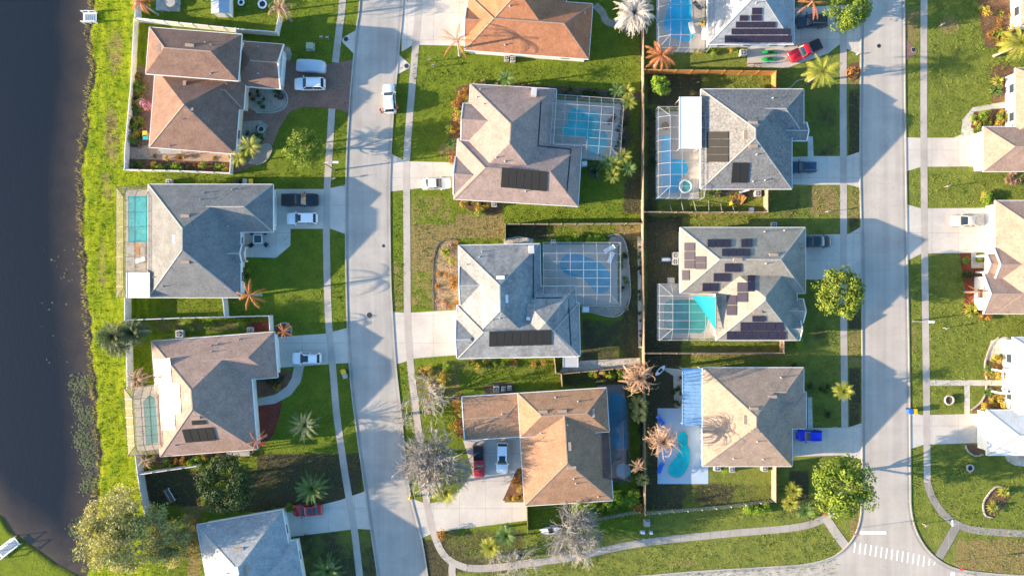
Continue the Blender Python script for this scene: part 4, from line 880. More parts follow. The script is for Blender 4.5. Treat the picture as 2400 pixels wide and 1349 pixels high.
def car(name, label, cat, px, py, head, col, L=4.7, Wd=1.86, H=1.68, kind='suv', rails=False, sun=None, cover=None, cabcol=None, rough=.25):
    r = thing(name, label, cat); paint = plain(name+'_paint', col, rough, spec=.5, coat=.6)
    hw = Wd/2; a = L/2
    if kind == 'covered':
        mb = MB(); loft(mb, [(-a, .6*hw, .1, .75), (-a+.15, .9*hw, .05, 1.0), (-a*.75, hw*1.02, .04, 1.3), (-a*.45, hw, .03, H-.05), (0, hw*1.0, .03, H), (.3*a, hw, .03, H-.2), (.55*a, hw*1.02, .03, 1.15), (.85*a, hw, .05, 1.0), (a-.08, .85*hw, .1, .85), (a, .6*hw, .15, .6)])
        mb.build('fabric_cover', M['cloth'] if not cabcol else paint, r, smooth=True, sharp=60)
    else:
        zb = H*.60; nose = zb*.80
        if kind == 'pickup': zb = H*.60; st = [(a, .80*hw, .35, nose*.8), (a-.12, .93*hw, .3, nose), (a*.72, hw, .28, zb*.97), (a*.42, hw, .28, zb), (-a*.15, hw, .28, zb), (-a*.16, hw, .28, zb-.02), (-a+.1, hw*.98, .32, zb-.02), (-a, .93*hw, .4, zb-.05)]
        elif kind == 'sedan': st = [(a, .72*hw, .35, nose*.75), (a-.12, .9*hw, .25, nose*.92), (a*.75, hw*.98, .22, zb*.92), (a*.45, hw, .22, zb), (0, hw, .22, zb*1.03), (-a*.6, hw, .22, zb*1.04), (-a+.15, .93*hw, .28, zb), (-a, .8*hw, .35, zb*.8)]
        else: st = [(a, .74*hw, .35, nose*.75), (a-.12, .9*hw, .25, nose*.95), (a*.72, hw*.98, .22, zb*.95), (a*.45, hw, .22, zb), (0, hw, .22, zb*1.03), (-a*.7, hw, .22, zb*1.04), (-a+.1, .96*hw, .28, zb*1.02), (-a, .88*hw, .35, zb*.85)]
        mb = MB(); loft(mb, st); body = mb.build('body', paint, r, smooth=True, sharp=40)
        xf, xr = {'suv': (.42*a, -.93*a), 'sedan': (.42*a, -.72*a), 'pickup': (.36*a, -.20*a)}[kind]; tf, tr = {'suv': (.75, .32), 'sedan': (.85, .62), 'pickup': (.62, .14)}[kind]
        lo = rrect(xr, xf, hw*.93, .22); hi = rrect(xr+tr, xf-tf, hw*.76, .16); n = len(lo); mb = MB(); z0 = zb*.96
        mb.add([(x, y, z0) for x, y in lo]+[(x, y, H-.03) for x, y in hi], [(i, (i+1) % n, n+(i+1) % n, n+i) for i in range(n)]+[tuple(range(n, 2*n))])
        mb.build('cabin_glass', M['carglass'], r, smooth=True, sharp=50)
        mb = MB(); hr = rrect(xr+tr-.05, xf-tf+.04, hw*.79, .2); h2 = rrect(xr+tr+.05, xf-tf-.08, hw*.70, .16)
        mb.add([(x, y, H-.06) for x, y in hr]+[(x, y, H-.02) for x, y in hr]+[(x, y, H+.02) for x, y in h2], [(i, (i+1) % n, n+(i+1) % n, n+i) for i in range(n)]+[(n+i, n+(i+1) % n, 2*n+(i+1) % n, 2*n+i) for i in range(n)]+[tuple(range(2*n, 3*n))])
        # roof posts
        for s in (-1, 1):
            mb.beam((xf-.02, s*hw*.86, z0), (xf-tf, s*hw*.74, H-.03), .09, .07); mb.beam((xr+.04, s*hw*.86, z0), (xr+tr, s*hw*.74, H-.03), .12, .08)
            mb.beam(((xf+xr)/2-.1, s*hw*.92, z0), ((xf+xr)/2-.1, s*hw*.76, H-.03), .09, .06)
        rp = mb.build('roof', paint, r, smooth=True, sharp=50)
        if sun:
            mb = MB(); x0, x1 = sun; mb.box((x0+x1)/2, 0, H+.018, H+.035, x1-x0, hw*1.05); mb.build('sunroof', M['carglass'] if kind != 'blue' else M['bluep'], rp)
        if rails:
            for s in (-1, 1): mb = MB(); mb.beam((xr+tr+.1, s*hw*.66, H+.09), (xf-tf-.1, s*hw*.66, H+.09), .05, .05); mb.beam((xr+tr+.2, s*hw*.66, H), (xr+tr+.2, s*hw*.66, H+.08), .05, .05); mb.beam((xf-tf-.2, s*hw*.66, H), (xf-tf-.2, s*hw*.66, H+.08), .05, .05); mb.build('roof_rail', M['chrome'], r)
        for s in (-1, 1):
            mb = MB(); mb.box(xf-.15, s*(hw+.1), zb, zb+.15, .16, .2); mb.build('mirror', paint, r)
            mb = MB(); mb.box(a-.14, s*hw*.68, nose*.62, nose*.86, .2, hw*.36); mb.build('headlight', M['lamp'], r)
            mb = MB(); mb.box(-a+.06, s*hw*.78, zb*.62, zb*.92, .12, hw*.22); mb.build('tail_light', M['red'], r)
        if kind == 'pickup':
            mb = MB(); x0, x1 = -a+.12, xr-.08
            if cover: mb.prism(rrect(x0, x1, hw*.86, .08), zb-.06, zb+.05); mb.build('bed_cover', M['black'], r, smooth=False)
            else: mb.prism(rrect(x0, x1, hw*.84, .08), zb-.10, zb-.012+.004); mb.build('cargo_bed', M['black'], r)
            if cabcol: mb = MB(); mb.box(xr+.0, 0, zb-.05, zb+.12, .5, hw*1.7); mb.build('tool_box', plain('tool_box_metal', cabcol, .35, metal=.3), r)
        for sx in (.62*a, -.62*a):
            for s in (-1, 1):
                mb = MB(); mb.tube([(sx, s*(hw-.22), .33), (sx, s*(hw+.01), .33)], [.34, .34], 14); w_ = mb.build('wheel', M['rubber'], r, smooth=True)
                mb = MB(); mb.tube([(sx, s*(hw-.02), .33), (sx, s*(hw+.025), .33)], [.2, .2], 10); mb.build('rim', M['chrome'], w_)
    x, y, _ = W(px, py, H*.8); r.location = (x, y, .02); r.rotation_euler = (0, 0, R(head))
    return r
white = (.78, .8, .82)
car('covered_car', 'car under a grey-blue fabric cover on the brown paver driveway', 'car', 726, 153, 175, (.42, .48, .56), 4.6, 1.9, 1.5, 'covered', cabcol=(1, 1, 1), rough=.8)
car('parked_suv', 'white SUV facing the garage on the brown paver driveway', 'car', 723, 194, 180, white, 4.8, 1.9, 1.75, 'suv', rails=True)
car('parked_suv', 'white SUV standing on the left street between two people in red', 'car', 911, 229, 94, white, 4.6, 1.85, 1.7, 'suv')
car('parked_sedan', 'white sedan on the driveway of the mauve-roofed house', 'car', 1021, 429, 2, (.82, .81, .79), 4.5, 1.8, 1.42, 'sedan')
car('parked_pickup', 'black pickup truck beside the white SUV with a sunroof', 'pickup truck', 700, 467, 0, (.012, .013, .018), 5.7, 2.0, 1.85, 'pickup')
car('parked_suv', 'white SUV with a small dark sunroof beside the black pickup', 'car', 705, 511, 180, white, 4.8, 1.88, 1.7, 'suv', sun=(-.1, .4))
car('parked_suv', 'white SUV with roof rails on the driveway above the curved path', 'car', 716, 840, 180, white, 4.5, 1.85, 1.65, 'suv', rails=True, sun=(-.5, .5))
car('parked_sedan', 'red car with a dark roof panel beside the lower date palm', 'car', 718, 1197, 183, (.38, .01, .02), 4.6, 1.8, 1.45, 'sedan', sun=(-.9, -.2))
car('parked_pickup', 'old red pickup with black bed beside the bare tree', 'pickup truck', 1122, 1083, -88, (.45, .012, .015), 5.0, 1.75, 1.65, 'pickup', cover=True)
car('parked_suv', 'white SUV with a panoramic roof beside the red pickup', 'car', 1177, 1074, -91, white, 4.8, 1.88, 1.65, 'suv', sun=(-.5, .5))
car('parked_pickup', 'red pickup truck with a black bed cover standing askew on the driveway', 'pickup truck', 1891, 116, 205, (.50, .008, .02), 5.3, 1.9, 1.75, 'pickup', cover=True, cabcol=(.5, .52, .55))
car('parked_suv', 'dark blue-black SUV partly under the tree at the top', 'car', 1906, 46, 180, (.03, .045, .07), 4.9, 1.95, 1.8, 'suv', rails=True, sun=(-.9, .1))
car('parked_suv', 'dark blue SUV on the driveway of the speckled-roofed house', 'car', 1885, 390, 180, (.02, .04, .09), 4.2, 1.75, 1.6, 'suv', rails=True, sun=(-.7, .2))
car('parked_sedan', 'dark teal sedan close to the khaki-roofed house', 'car', 1921, 565, 0, (.015, .035, .05), 4.2, 1.75, 1.45, 'sedan', sun=(-.6, .1))
car('parked_hatchback', 'bright blue hatchback on the driveway of the tan-roofed house', 'car', 1900, 1022, 180, (.005, .02, .62), 3.9, 1.7, 1.5, 'suv')
car('parked_sedan', 'silver-beige car on the bright driveway at the right edge', 'car', 2268, 517, 180, (.55, .50, .43), 4.3, 1.75, 1.5, 'sedan')
# ---------------------------------------------------------------- people
def person(label, px, py, face, shirt, reach=1):
    x, y, _ = W(px, py, 1.2); r = thing('person', label, 'person')
    bone = [((0, 0, .95), .15), ((0, 0, 1.15), .14), ((.02, 0, 1.36), .16), ((.03, 0, 1.47), .065), ((.05, 0, 1.58), .095), ((.06, 0, 1.68), .085),
            ((.0, .19, 1.40), .07), ((.22, .26, 1.18), .05), ((.45, .18, 1.08), .038), ((0, -.19, 1.40), .07), ((.18, -.28, 1.16), .05), ((.42, -.2, 1.12), .038),
            ((.0, .10, .88), .10), ((.05, .12, .48), .07), ((-.02, .13, .09), .05), ((.14, .14, .04), .045), ((.0, -.10, .88), .10), ((.10, -.12, .48), .07), ((.12, -.13, .09), .05), ((.28, -.14, .04), .045),
            ((.53, .17, 1.05), .03), ((.50, -.19, 1.1), .03)]
    ed = [(0, 1), (1, 2), (2, 3), (3, 4), (4, 5), (2, 6), (6, 7), (7, 8), (2, 9), (9, 10), (10, 11), (0, 12), (12, 13), (13, 14), (14, 15), (0, 16), (16, 17), (17, 18), (18, 19), (8, 20), (11, 21)]
    me = bpy.data.meshes.new('body'); me.from_pydata([b[0] for b in bone], ed, []); o = bpy.data.objects.new('body', me); COL.objects.link(o); o.parent = r
    m = o.modifiers.new('skin', 'SKIN'); sv = me.skin_vertices[0].data if me.skin_vertices else None
    if sv is None:
        bm_ = __import__('bmesh').new(); bm_.from_mesh(me); bm_.verts.layers.skin.verify(); bm_.to_mesh(me); bm_.free(); sv = me.skin_vertices[0].data
    for i, b in enumerate(bone): sv[i].radius = (b[1], b[1]); sv[i].use_root = (i == 0)
    o.modifiers.new('sub', 'SUBSURF').levels = 2; me.materials.append(M['skin'])
    mb = MB(); mb.tube([(0, 0, .82), (0, 0, 1.0), (.01, 0, 1.2), (.02, 0, 1.38), (.02, 0, 1.45)], [.21, .20, .20, .21, .10], 12)
    mb.tube([(0, .17, 1.42), (.12, .25, 1.28), (.22, .27, 1.19)], [.105, .09, .08], 8); mb.tube([(0, -.17, 1.42), (.1, -.25, 1.27), (.18, -.29, 1.17)], [.105, .09, .08], 8)
    mb.build('shirt', M[shirt], r, smooth=True)
    mb = MB(); mb.tube([(0, .09, .90), (.05, .12, .5), (-.02, .13, .10)], [.145, .1, .08], 8); mb.tube([(0, -.09, .90), (.1, -.12, .5), (.12, -.13, .10)], [.145, .1, .08], 8); mb.build('trousers', M['denim'], r, smooth=True)
    mb = MB(); mb.lathe(.04, 0, [(.105, 1.60), (.118, 1.68), (.09, 1.76), (.02, 1.79)], 12); mb.build('hair', M['hair'], r, smooth=True)
    mb = MB()
    for s in (-1, 1):
        for k in range(4): mb.tube([(.50, s*.17+(k-1.5)*.022, 1.07), (.575-.01*abs(k-1.5), s*.16+(k-1.5)*.024, 1.045), (.60-.01*abs(k-1.5), s*.155+(k-1.5)*.024, 1.0)], [.011, .009, .006], 5)
        mb.tube([(.49, s*.13, 1.06), (.54, s*.10, 1.03), (.56, s*.10, 1.0)], [.012, .01, .007], 5)
    mb.build('fingers', M['skin'], r, smooth=True)
    r.location = (x, y, .012); r.rotation_euler = (0, 0, R(face))
person('person in a red top on the road at the left rear of the street SUV', 891, 260, 20, 'rosy')
person('person in a red top by the kerb at the right rear of the street SUV', 930, 251, 165, 'rosy')

# dark flashing lines where the roof pitch changes
def flashing(H, pts):
    mb = MB(); P = [Vector(H.on(*p, .03)) for p in pts]
    for a, b in zip(P[:-1], P[1:]):
        n = max(2, int((b-a).length/1.0)); Q = [Vector(H.on(*(W2(a+(b-a)*i/n)), .03)) for i in range(n+1)]
        for p, q in zip(Q[:-1], Q[1:]): mb.beam(p, q, .16, .10)
    mb.build('roof_flashing', M['black'], H.root)
def W2(p): k = 15/(1-p.z/CH); return (p.x*k+1200, 674.5-p.y*k)
flashing(H6, [(1268, 236), (1261, 342), (1338, 350), (1328, 452)]); flashing(H7, [(1250, 588), (1250, 700)]); flashing(H7, [(1256, 698), (1331, 697)]); flashing(H7, [(1332, 700), (1338, 808)])

# ---------------------------------------------------------------- vegetation
rnd = random.Random(11)
def rv(): 
    while True:
        v = Vector((rnd.uniform(-1, 1), rnd.uniform(-1, 1), rnd.uniform(-1, 1)))
        if .05 < v.length < 1: return v.normalized()
def leaf(mb, c, n, t, l, w_):
    b = n.cross(t)
    if b.length < 1e-4: return
    b = b.normalized()*w_; t = t.normalized()*l
    mb.add([c-t*.5, c+b*.5, c+t*.5, c-b*.5], [(0, 1, 2, 3)])
def branch(mb, p, d, L, r0, depth, out, spread=.5, up=.1, n=4, kink=.22):
    pts = [Vector(p)]; rad = [r0]; k = 3
    for i in range(k):
        d = (d+rv()*kink+Vector((0, 0, up))).normalized(); pts.append(pts[-1]+d*L/k); rad.append(r0*(1-.38*(i+1)/k))
    mb.tube(pts, rad, n if depth > 0 else 3)
    if depth <= 0: out.append((pts[-1], d)); return
    for j in range(rnd.choice((2, 3, 3))):
        q = pts[rnd.choice((1, 2, 3))] if j else pts[-1]
        nd = (d+rv()*spread*1.6).normalized(); branch(mb, q, nd, L*rnd.uniform(.6, .85), r0*.68, depth-1, out, spread, up, n, kink)
def mk_tree(mat, r=4.0, rz=2.6, cz=4.6, nclump=60, per=85, ls=.36, bark='bark', lump=1.15, flat=.35):
    T = thing('broadleaf_tree', 'tree', 'tree'); tr = MB(); tips = []
    tr.tube([(0, 0, 0), (.05, .03, cz*.25), (.0, .1, cz*.55)], [.28, .22, .16], 8)
    for k in range(7):
        a = k*.9+rnd.uniform(-.3, .3); branch(tr, (0, .05, cz*(.35+.03*k)), Vector((math.cos(a), math.sin(a), .7)), r*.45, .11, 1, tips, .5, .12)
    tr.build('trunk', M[bark], T, smooth=True)
    mb = MB()
    for i in range(nclump):
        d = rv(); d.z = abs(d.z)*1.0 if rnd.random() < .8 else -abs(d.z)*.4
        q = rnd.uniform(.55, 1)**.6; c = Vector((d.x*(r-lump*.6)*q, d.y*(r-lump*.6)*q, cz+d.z*rz*q)); cr = lump*rnd.uniform(.6, 1.15)
        for j in range(per):
            e = rv(); p = c+Vector((e.x, e.y, e.z*.8))*cr*rnd.uniform(.6, 1); n = (e+rv()*.7+Vector((0, 0, flat))).normalized()
            leaf(mb, p, n, n.cross(rv()), ls*rnd.uniform(.7, 1.2), ls*.55)
    mb.build('crown', M[mat], T); return T
def mk_shrub(mat, r=.8, n=260, ls=.2, h=.9):
    T = thing('shrub', 'shrub', 'shrub'); mb = MB()
    lumps = [(Vector((rnd.uniform(-.5, .5)*r, rnd.uniform(-.5, .5)*r, h*rnd.uniform(.35, .7))), r*rnd.uniform(.35, .6)) for _ in range(7)]
    for i in range(n):
        c, cr = rnd.choice(lumps); e = rv(); e.z = abs(e.z)*.9-.1; p = c+e*cr*rnd.uniform(.7, 1); p.z = max(.04, p.z); nn = (e+rv()*.6).normalized(); leaf(mb, p, nn, nn.cross(rv()), ls*rnd.uniform(.7, 1.3), ls*.5)
    mb.build('foliage', M[mat], T)
    st = MB()
    for k in range(4): a = k*1.6; st.tube([(0, 0, 0), (.25*r*math.cos(a), .25*r*math.sin(a), h*.5)], [.03, .015], 4)
    st.build('stem', M['bark'], T); return T
def frond(mb, o, az, el, L, droop, lw, seg=12, hang=.3, fold=0, curl=0, rachis=.025):
    d = Vector((math.cos(az)*math.cos(el), math.sin(az)*math.cos(el), math.sin(el))); p = Vector(o); pts = [p.copy()]
    side = Vector((-math.sin(az), math.cos(az), 0)); e = el; z = az
    for i in range(seg):
        e -= droop/seg*(.5+1.0*i/seg); z += curl/seg; d = Vector((math.cos(z)*math.cos(e), math.sin(z)*math.cos(e), math.sin(e))); p = p+d*L/seg; pts.append(p.copy())
    mb.tube(pts[::2] if seg % 2 == 0 else pts, [rachis*(1-.8*i/(len(pts[::2])-1)) for i in range(len(pts[::2]))] if seg % 2 == 0 else [rachis]*len(pts), 3)
    for i in range(1, seg+1):
        u = i/seg; w_ = lw*(math.sin(math.pi*min(1, u*.85+.12)))**.6; t = (pts[i]-pts[i-1]).normalized(); up = side.cross(t)
        for s in (-1, 1):
            for k in (0, .5):
                q = pts[i-1]+(pts[i]-pts[i-1])*k; dd = (side*s*.8+t*.75-Vector((0, 0, hang))+rv()*.14).normalized()
                a = t*L/seg*.30; tip = q+dd*w_
                mb.add([q, q+a, tip+a*.25, tip], [(0, 1, 2, 3)])
def trunk(T, h, r=.16, lean=(0, 0), mat='barkp'):
    mb = MB(); mb.tube([(0, 0, 0), (lean[0]*.3, lean[1]*.3, h*.4), (lean[0], lean[1], h)], [r*1.35, r, r*.95], 9); mb.lathe(0, 0, [(r*1.8, 0), (r*1.3, .25)], 9)
    mb.build('trunk', M[mat], T, smooth=True)
def mk_palm(mat, h=5, n=20, L=2.6, lw=.55, droop=1.3, el=(.0, 1.2), hang=.35, mat2=None, n2=0, r=.16, curl=0, seg=12, tm='barkp'):
    T = thing('palm_tree', 'palm', 'palm tree'); trunk(T, h, r, (rnd.uniform(-.2, .2), rnd.uniform(-.2, .2)), tm); mb = MB()
    for i in range(n):
        az = i*2.399+rnd.uniform(-.2, .2); e = el[0]+(el[1]-el[0])*((i+.5)/n)**.8
        frond(mb, (.1*math.cos(az), .1*math.sin(az), h), az, e, L*rnd.uniform(.85, 1.1), droop*rnd.uniform(.8, 1.2), lw, seg, hang, curl=rnd.uniform(-curl, curl))
    mb.build('crown', M[mat], T)
    if mat2:
        mb = MB()
        for i in range(n2): frond(mb, (0, 0, h-.1), rnd.uniform(0, 6.28), rnd.uniform(-.9, -.2), L*.8, 1.1, lw*.6, seg, .5)
        mb.build('dead_skirt', M[mat2], T)
    return T
def mk_fan(mat, h=4, n=30, R_=2.1, fr=.95, mat2=None):
    T = thing('fan_palm', 'fan palm', 'palm tree'); trunk(T, h, .17); mb = MB()
    for i in range(n):
        az = i*2.399; el = -.55+1.75*((i+.5)/n)**.9; L = (R_-fr*.8)*rnd.uniform(.75, 1.15)*(1 if el < .6 else .6); o = Vector((0, 0, h)); d = Vector((math.cos(az)*math.cos(el), math.sin(az)*math.cos(el), math.sin(el)))
        c = o+d*L-Vector((0, 0, .12*(1.2-el))); mb.tube([o, o+d*L*.5+Vector((0, 0, .05)), c], [.02, .015, .012], 3)
        side = Vector((-math.sin(az), math.cos(az), 0)); up = side.cross(d).normalized()*-1; k = 11
        for j in range(k):
            g = -1.9+3.8*j/(k-1); t = (d*math.cos(g)+side*math.sin(g)); t2 = (t-Vector((0, 0, .25+.2*rnd.random()))+up*.12).normalized(); b = t.cross(up).normalized()*.075
            m_ = c+t*fr*.5; mb.add([c, m_+b, c+t*fr*.5+t2*fr*.55*rnd.uniform(.8, 1.1), m_-b], [(0, 1, 2, 3)])
    mb.build('crown', M[mat], T)
    if mat2:
        mb = MB()
        for i in range(14): frond(mb, (0, 0, h-.15), rnd.uniform(0, 6.28), -.9, 1.2, .7, .3, 6, .5)
        mb.build('dead_skirt', M[mat2], T)
    return T
def mk_bare(h=5, r=4.5, n=9, mat='barkg', depth=4, up=.05, r0=.10, leafm=None, kink=.18, spr=.42):
    T = thing('bare_tree', 'bare tree', 'tree'); mb = MB(); tips = []
    mb.tube([(0, 0, 0), (0, 0, h*.22)], [.26, .2], 7)
    for k in range(n):
        a = k*6.283/n+rnd.uniform(-.25, .25); e = rnd.uniform(.35, 1.2)
        branch(mb, (0, 0, h*.2), Vector((math.cos(a)*math.cos(e), math.sin(a)*math.cos(e), math.sin(e))), r*.40, r0, depth, tips, spr, up, 4, kink)
    mb.build('branches', M[mat], T)
    if leafm:
        mb = MB()
        for p, d in tips:
            for j in range(20): q = p+rv()*rnd.uniform(.1, 1.05); n_ = (rv()+Vector((0, 0, .5))).normalized(); leaf(mb, q, n_, n_.cross(rv()), .5, .2)
        mb.build('foliage', M[leafm], T)
    return T
def mk_grassy(mat, r=.7, n=60, w_=.05):
    T = thing('spiky_plant', 'plant', 'plant'); mb = MB()
    for i in range(n):
        az = rnd.uniform(0, 6.28); e = rnd.uniform(.2, 1.4); L = r*rnd.uniform(.8, 1.3); d = Vector((math.cos(az)*math.cos(e), math.sin(az)*math.cos(e), math.sin(e))); b = Vector((-math.sin(az), math.cos(az), 0))*w_
        p1 = d*L*.5+Vector((0, 0, .05)); p2 = d*L; p2.z = max(.05, p2.z-.35*L); mb.add([Vector((0, 0, .03))+b*.6, p1+b, p1-b, Vector((0, 0, .03))-b*.6], [(0, 1, 2, 3)]); mb.add([p1+b, p2, p1-b], [(0, 1, 2)])
    mb.build('leaves', M[mat], T); return T
MK = dict(
    oak=[lambda: mk_tree('leaf1'), lambda: mk_tree('leaf1', 4.0, 2.3, 4.3, 62)], magnolia=[lambda: mk_tree('leaf2', 4.4, 3.0, 4.6, 78, 85, .42), lambda: mk_tree('leaf1', 4.3, 2.7, 4.4, 74, 85, .40)],
    evergreen=[lambda: mk_tree('leaf3', 4.6, 2.6, 4.4, 85, 90, .34)], lime=[lambda: mk_tree('leafl', 1.7, 1.2, 1.7, 22, 55, .30, lump=.6)],
    willow=[lambda: mk_bare(6.5, 8.0, 11, 'barkg', 4, .04, .13, 'willow'), lambda: mk_bare(6, 6.4, 10, 'barkg', 4, .04, .11, 'willow')],
    bare=[lambda: mk_bare(4.6, 4.2, 36, 'barkg', 5, .03, .10, kink=.11, spr=.34), lambda: mk_bare(3.8, 4.2, 30, 'barkg', 5, .02, .09, kink=.12, spr=.36)], twig=[lambda: mk_bare(3.5, 3.4, 9, 'barkg', 4, .02, .05), lambda: mk_bare(3.5, 3.4, 9, 'barkg', 4, .02, .05)],
    palm=[lambda: mk_palm('pgreen', 5.5, 22, 2.5, .6), lambda: mk_palm('pyel', 5.0, 18, 2.5, .6, 1.5)], bigpalm=[lambda: mk_palm('pyel', 5.5, 26, 3.1, .75, 1.6, (-.3, 1.2), mat2='gold', n2=3)],
    date=[lambda: mk_palm('psago', 1.6, 34, 2.8, .34, .8, (.05, 1.35), .12, r=.3, seg=14), lambda: mk_palm('pgreen', 1.8, 38, 2.9, .42, .9, (.0, 1.4), .15, r=.3, seg=14)],
    dead=[lambda: mk_palm('pdead', 6.8, 7, 3.3, .55, 1.25, (-.0, .45), .8, tm='barkg'), lambda: mk_palm('pdead', 5.0, 8, 3.0, .55, 1.3, (-.1, .5), .8, tm='barkg')], deadfull=[lambda: mk_palm('pdead', 7.0, 22, 3.0, .60, 1.7, (-.5, .8), .7, tm='barkg', curl=.6)],
    tan=[lambda: mk_palm('ptan', 6.3, 72, 4.2, .27, 2.7, (-.7, 1.3), .5, curl=4.2, seg=14, r=.26), lambda: mk_palm('ptan', 5.5, 34, 3.0, .30, 2.5, (-.7, 1.2), .5, curl=2.8, seg=12)],
    silver=[lambda: mk_palm('pwhite', 5.8, 170, 3.7, .36, 2.2, (-.9, 1.5), .5, r=.3, seg=12, curl=2.4)], fan=[lambda: mk_palm('pgreen', 4.0, 44, 1.9, .55, .8, (-.5, 1.45), .15, seg=6), lambda: mk_palm('pyel', 4.0, 44, 1.9, .55, .8, (-.5, 1.45), .15, seg=6)], fandark=[lambda: mk_palm('pdark', 4.3, 48, 2.1, .6, .8, (-.5, 1.45), .15, seg=6)], fansm=[lambda: mk_palm('pyel', 1.5, 36, 1.6, .45, .9, (-.3, 1.4), .2, 'gold', 8, seg=6), lambda: mk_palm('pgreen', 1.5, 36, 1.5, .45, .9, (-.3, 1.4), .2, seg=6)],
    cluster=[lambda: mk_palm('pyel', 2.6, 16, 1.5, .38, 1.2, (.1, 1.3), .2, seg=8, r=.1), lambda: mk_palm('pgreen', 2.6, 16, 1.5, .38, 1.2, (.1, 1.3), .2, seg=8, r=.1)],
    shrub=[lambda: mk_shrub('leaf1'), lambda: mk_shrub('leafl')], shdark=[lambda: mk_shrub('leaf3')], shdry=[lambda: mk_shrub('dry')], shgold=[lambda: mk_shrub('gold')],
    spikyg=[lambda: mk_grassy('pgreen')], spikyy=[lambda: mk_grassy('pyel')], spikyo=[lambda: mk_grassy('dry')], spikyd=[lambda: mk_grassy('pdark')], spikyt=[lambda: mk_grassy('ptan')], hedge=[lambda: mk_shrub('leafl', .9, 420, .2, 1.0)], pink=[lambda: mk_shrub('pink', 1.1, 500, .2, 1.3)])
PR = {}
KN = dict(hedge=('hedge_bush', 'hedge'), shdark=('evergreen_bush', 'bush'), shdry=('dry_bush', 'bush'), shgold=('golden_bush', 'bush'))
def plant(kind, px, py, h, sc, label, name=None, cat=None, group=None, var=None, rot=None):
    if kind in KN and not name: name, cat = KN[kind]
    v = rnd.randrange(len(MK[kind])) if var is None else var; key = (kind, v); x, y, _ = W(px, py, h*1.0); rot = rnd.uniform(0, 6.28) if rot is None else rot
    if key not in PR:
        r = MK[kind][v](); PR[key] = r; r.location = (x, y, 0); r.rotation_euler = (0, 0, rot); r.scale = (sc,)*3; tag(r, label, cat, group)
        if name: r.name = name
    else:
        r = copy_thing(PR[key], (x, y, 0), rot, sc, label, cat, group); 
        if name: r.name = name
        if not group and 'group' in r.keys(): del r['group']
    return r
plant('oak', 712, 345, 4.5, .82, 'round green tree on the shaded front lawn of the brown-roofed house', var=0)
plant('oak', 1993, 22, 4.5, .88, 'green tree over the driveway at the top beside the right street', var=1)
plant('magnolia', 1967, 687, 4.6, .93, 'dense bright green round tree covering the right pavement beside the khaki-roofed house', var=0)
plant('oak', 1960, 1134, 4.6, 1.30, 'large green tree at the street corner below the blue hatchback', var=0)
plant('evergreen', 532, 1130, 4.4, 1.05, 'large dark evergreen tree behind the pale blue-grey roof')
plant('lime', 1548, 200, 1.8, 1.0, 'small lime green tree in the dark yard beside the long fence', name='small_tree')
plant('willow', 305, 1235, 4, .95, 'wide olive-yellow tree spreading over the lake shore', var=0, name='olive_tree')
plant('willow', 390, 1275, 4, .6, 'smaller olive-grey tree beside the orange dry grass strip', var=1, name='olive_tree')
plant('bare', 1016, 1082, 3.8, 1.36, 'dense grey bare tree overhanging the left street kerb', var=0)
plant('bare', 1345, 1250, 3, 1.15, 'wide grey bare tree behind the picket fence over the path', var=1)
plant('twig', 1215, 1315, 2, 1.3, 'pale bare tree at the bottom edge beside the curved path', var=0)
plant('twig', 1010, 925, 2.5, 1.5, 'thin bare tree beside the ochre-roofed house and the street', var=1)
plant('twig', 950, 975, 2, 1.0, 'small bare sapling on the verge above the dense bare tree', var=0)
plant('twig', 1165, 1310, 2, .9, 'low bare bush left of the bottom edge tree', var=1)
plant('twig', 1875, 20, 2.5, .6, 'small bare tree beside the dark blue-black SUV', var=0)
plant('silver', 1485, 34, 6.0, 1.08, 'silver-white leaved palm at the end of the winding stone path', name='silver_palm')
plant('deadfull', 1552, 126, 7, .95, 'bushy dead orange palm just above the orange fence', name='dead_palm')
plant('dead', 1070, 97, 6, .95, 'dead orange palm at the corner of the orange-roofed house', var=0, name='dead_palm')
plant('dead', 577, 692, 6, .95, 'dead orange palm at the corner of the grey-roofed house', var=1, name='dead_palm')
plant('dead', 660, 777, 4, .6, 'small dead palm in the round bed by the white fence end', var=1, name='dead_palm')
plant('dead', 602, 1034, 4, .62, 'small dead orange palm by the dark red mulch bed', var=0, name='dead_palm')
plant('dead', 1910, 2, 6, .8, 'dead orange palm over the topmost driveway', var=0, name='dead_palm')
plant('dead', 2312, 684, 5, .75, 'dead orange palm in front of the gabled tan house', var=1, name='dead_palm')
plant('deadfull', 330, 4, 5, .75, 'dead reddish palm at the top of the white lakeside fence', name='dead_palm')
plant('tan', 1498, 885, 6.5, 1.05, 'large dead tan palm with curling fronds over the long fence', var=0, name='dead_palm')
plant('tan', 1556, 1035, 6.5, 1.0, 'large dead tan palm with curling fronds beside the open kidney pool', var=0, name='dead_palm', rot=2.0)
plant('tan', 1500, 1095, 4.5, .62, 'small dead tan palm beside the parasol and the dark cage', var=1, name='dead_palm')
plant('tan', 330, 886, 3.5, .85, 'dead brown bushy palm at the north end of the tan cage', var=1, name='dead_palm')
plant('tan', 345, 1080, 3.0, .6, 'dead brown palm south of the tan cage by the white fence', var=1, name='dead_palm')
plant('tan', 660, 22, 4.5, .95, 'dead tan palm beside the end of the top white fence', var=1, name='dead_palm')
plant('bigpalm', 1922, 172, 4.5, .95, 'large yellow-green palm beside the right street below the red pickup')
plant('palm', 592, 345, 3, .78, 'green palm in the stone bed in front of the brown-roofed house', var=1)
plant('palm', 560, 372, 3, .6, 'small green palm left of the stone bed palm by the white fence', var=1)
plant('palm', 1187, 184, 3.5, .62, 'pale green palm touching the top of the mauve roof', var=0)
plant('palm', 648, 0, 4, .7, 'green palm at the top behind the dead tan palm', var=0)
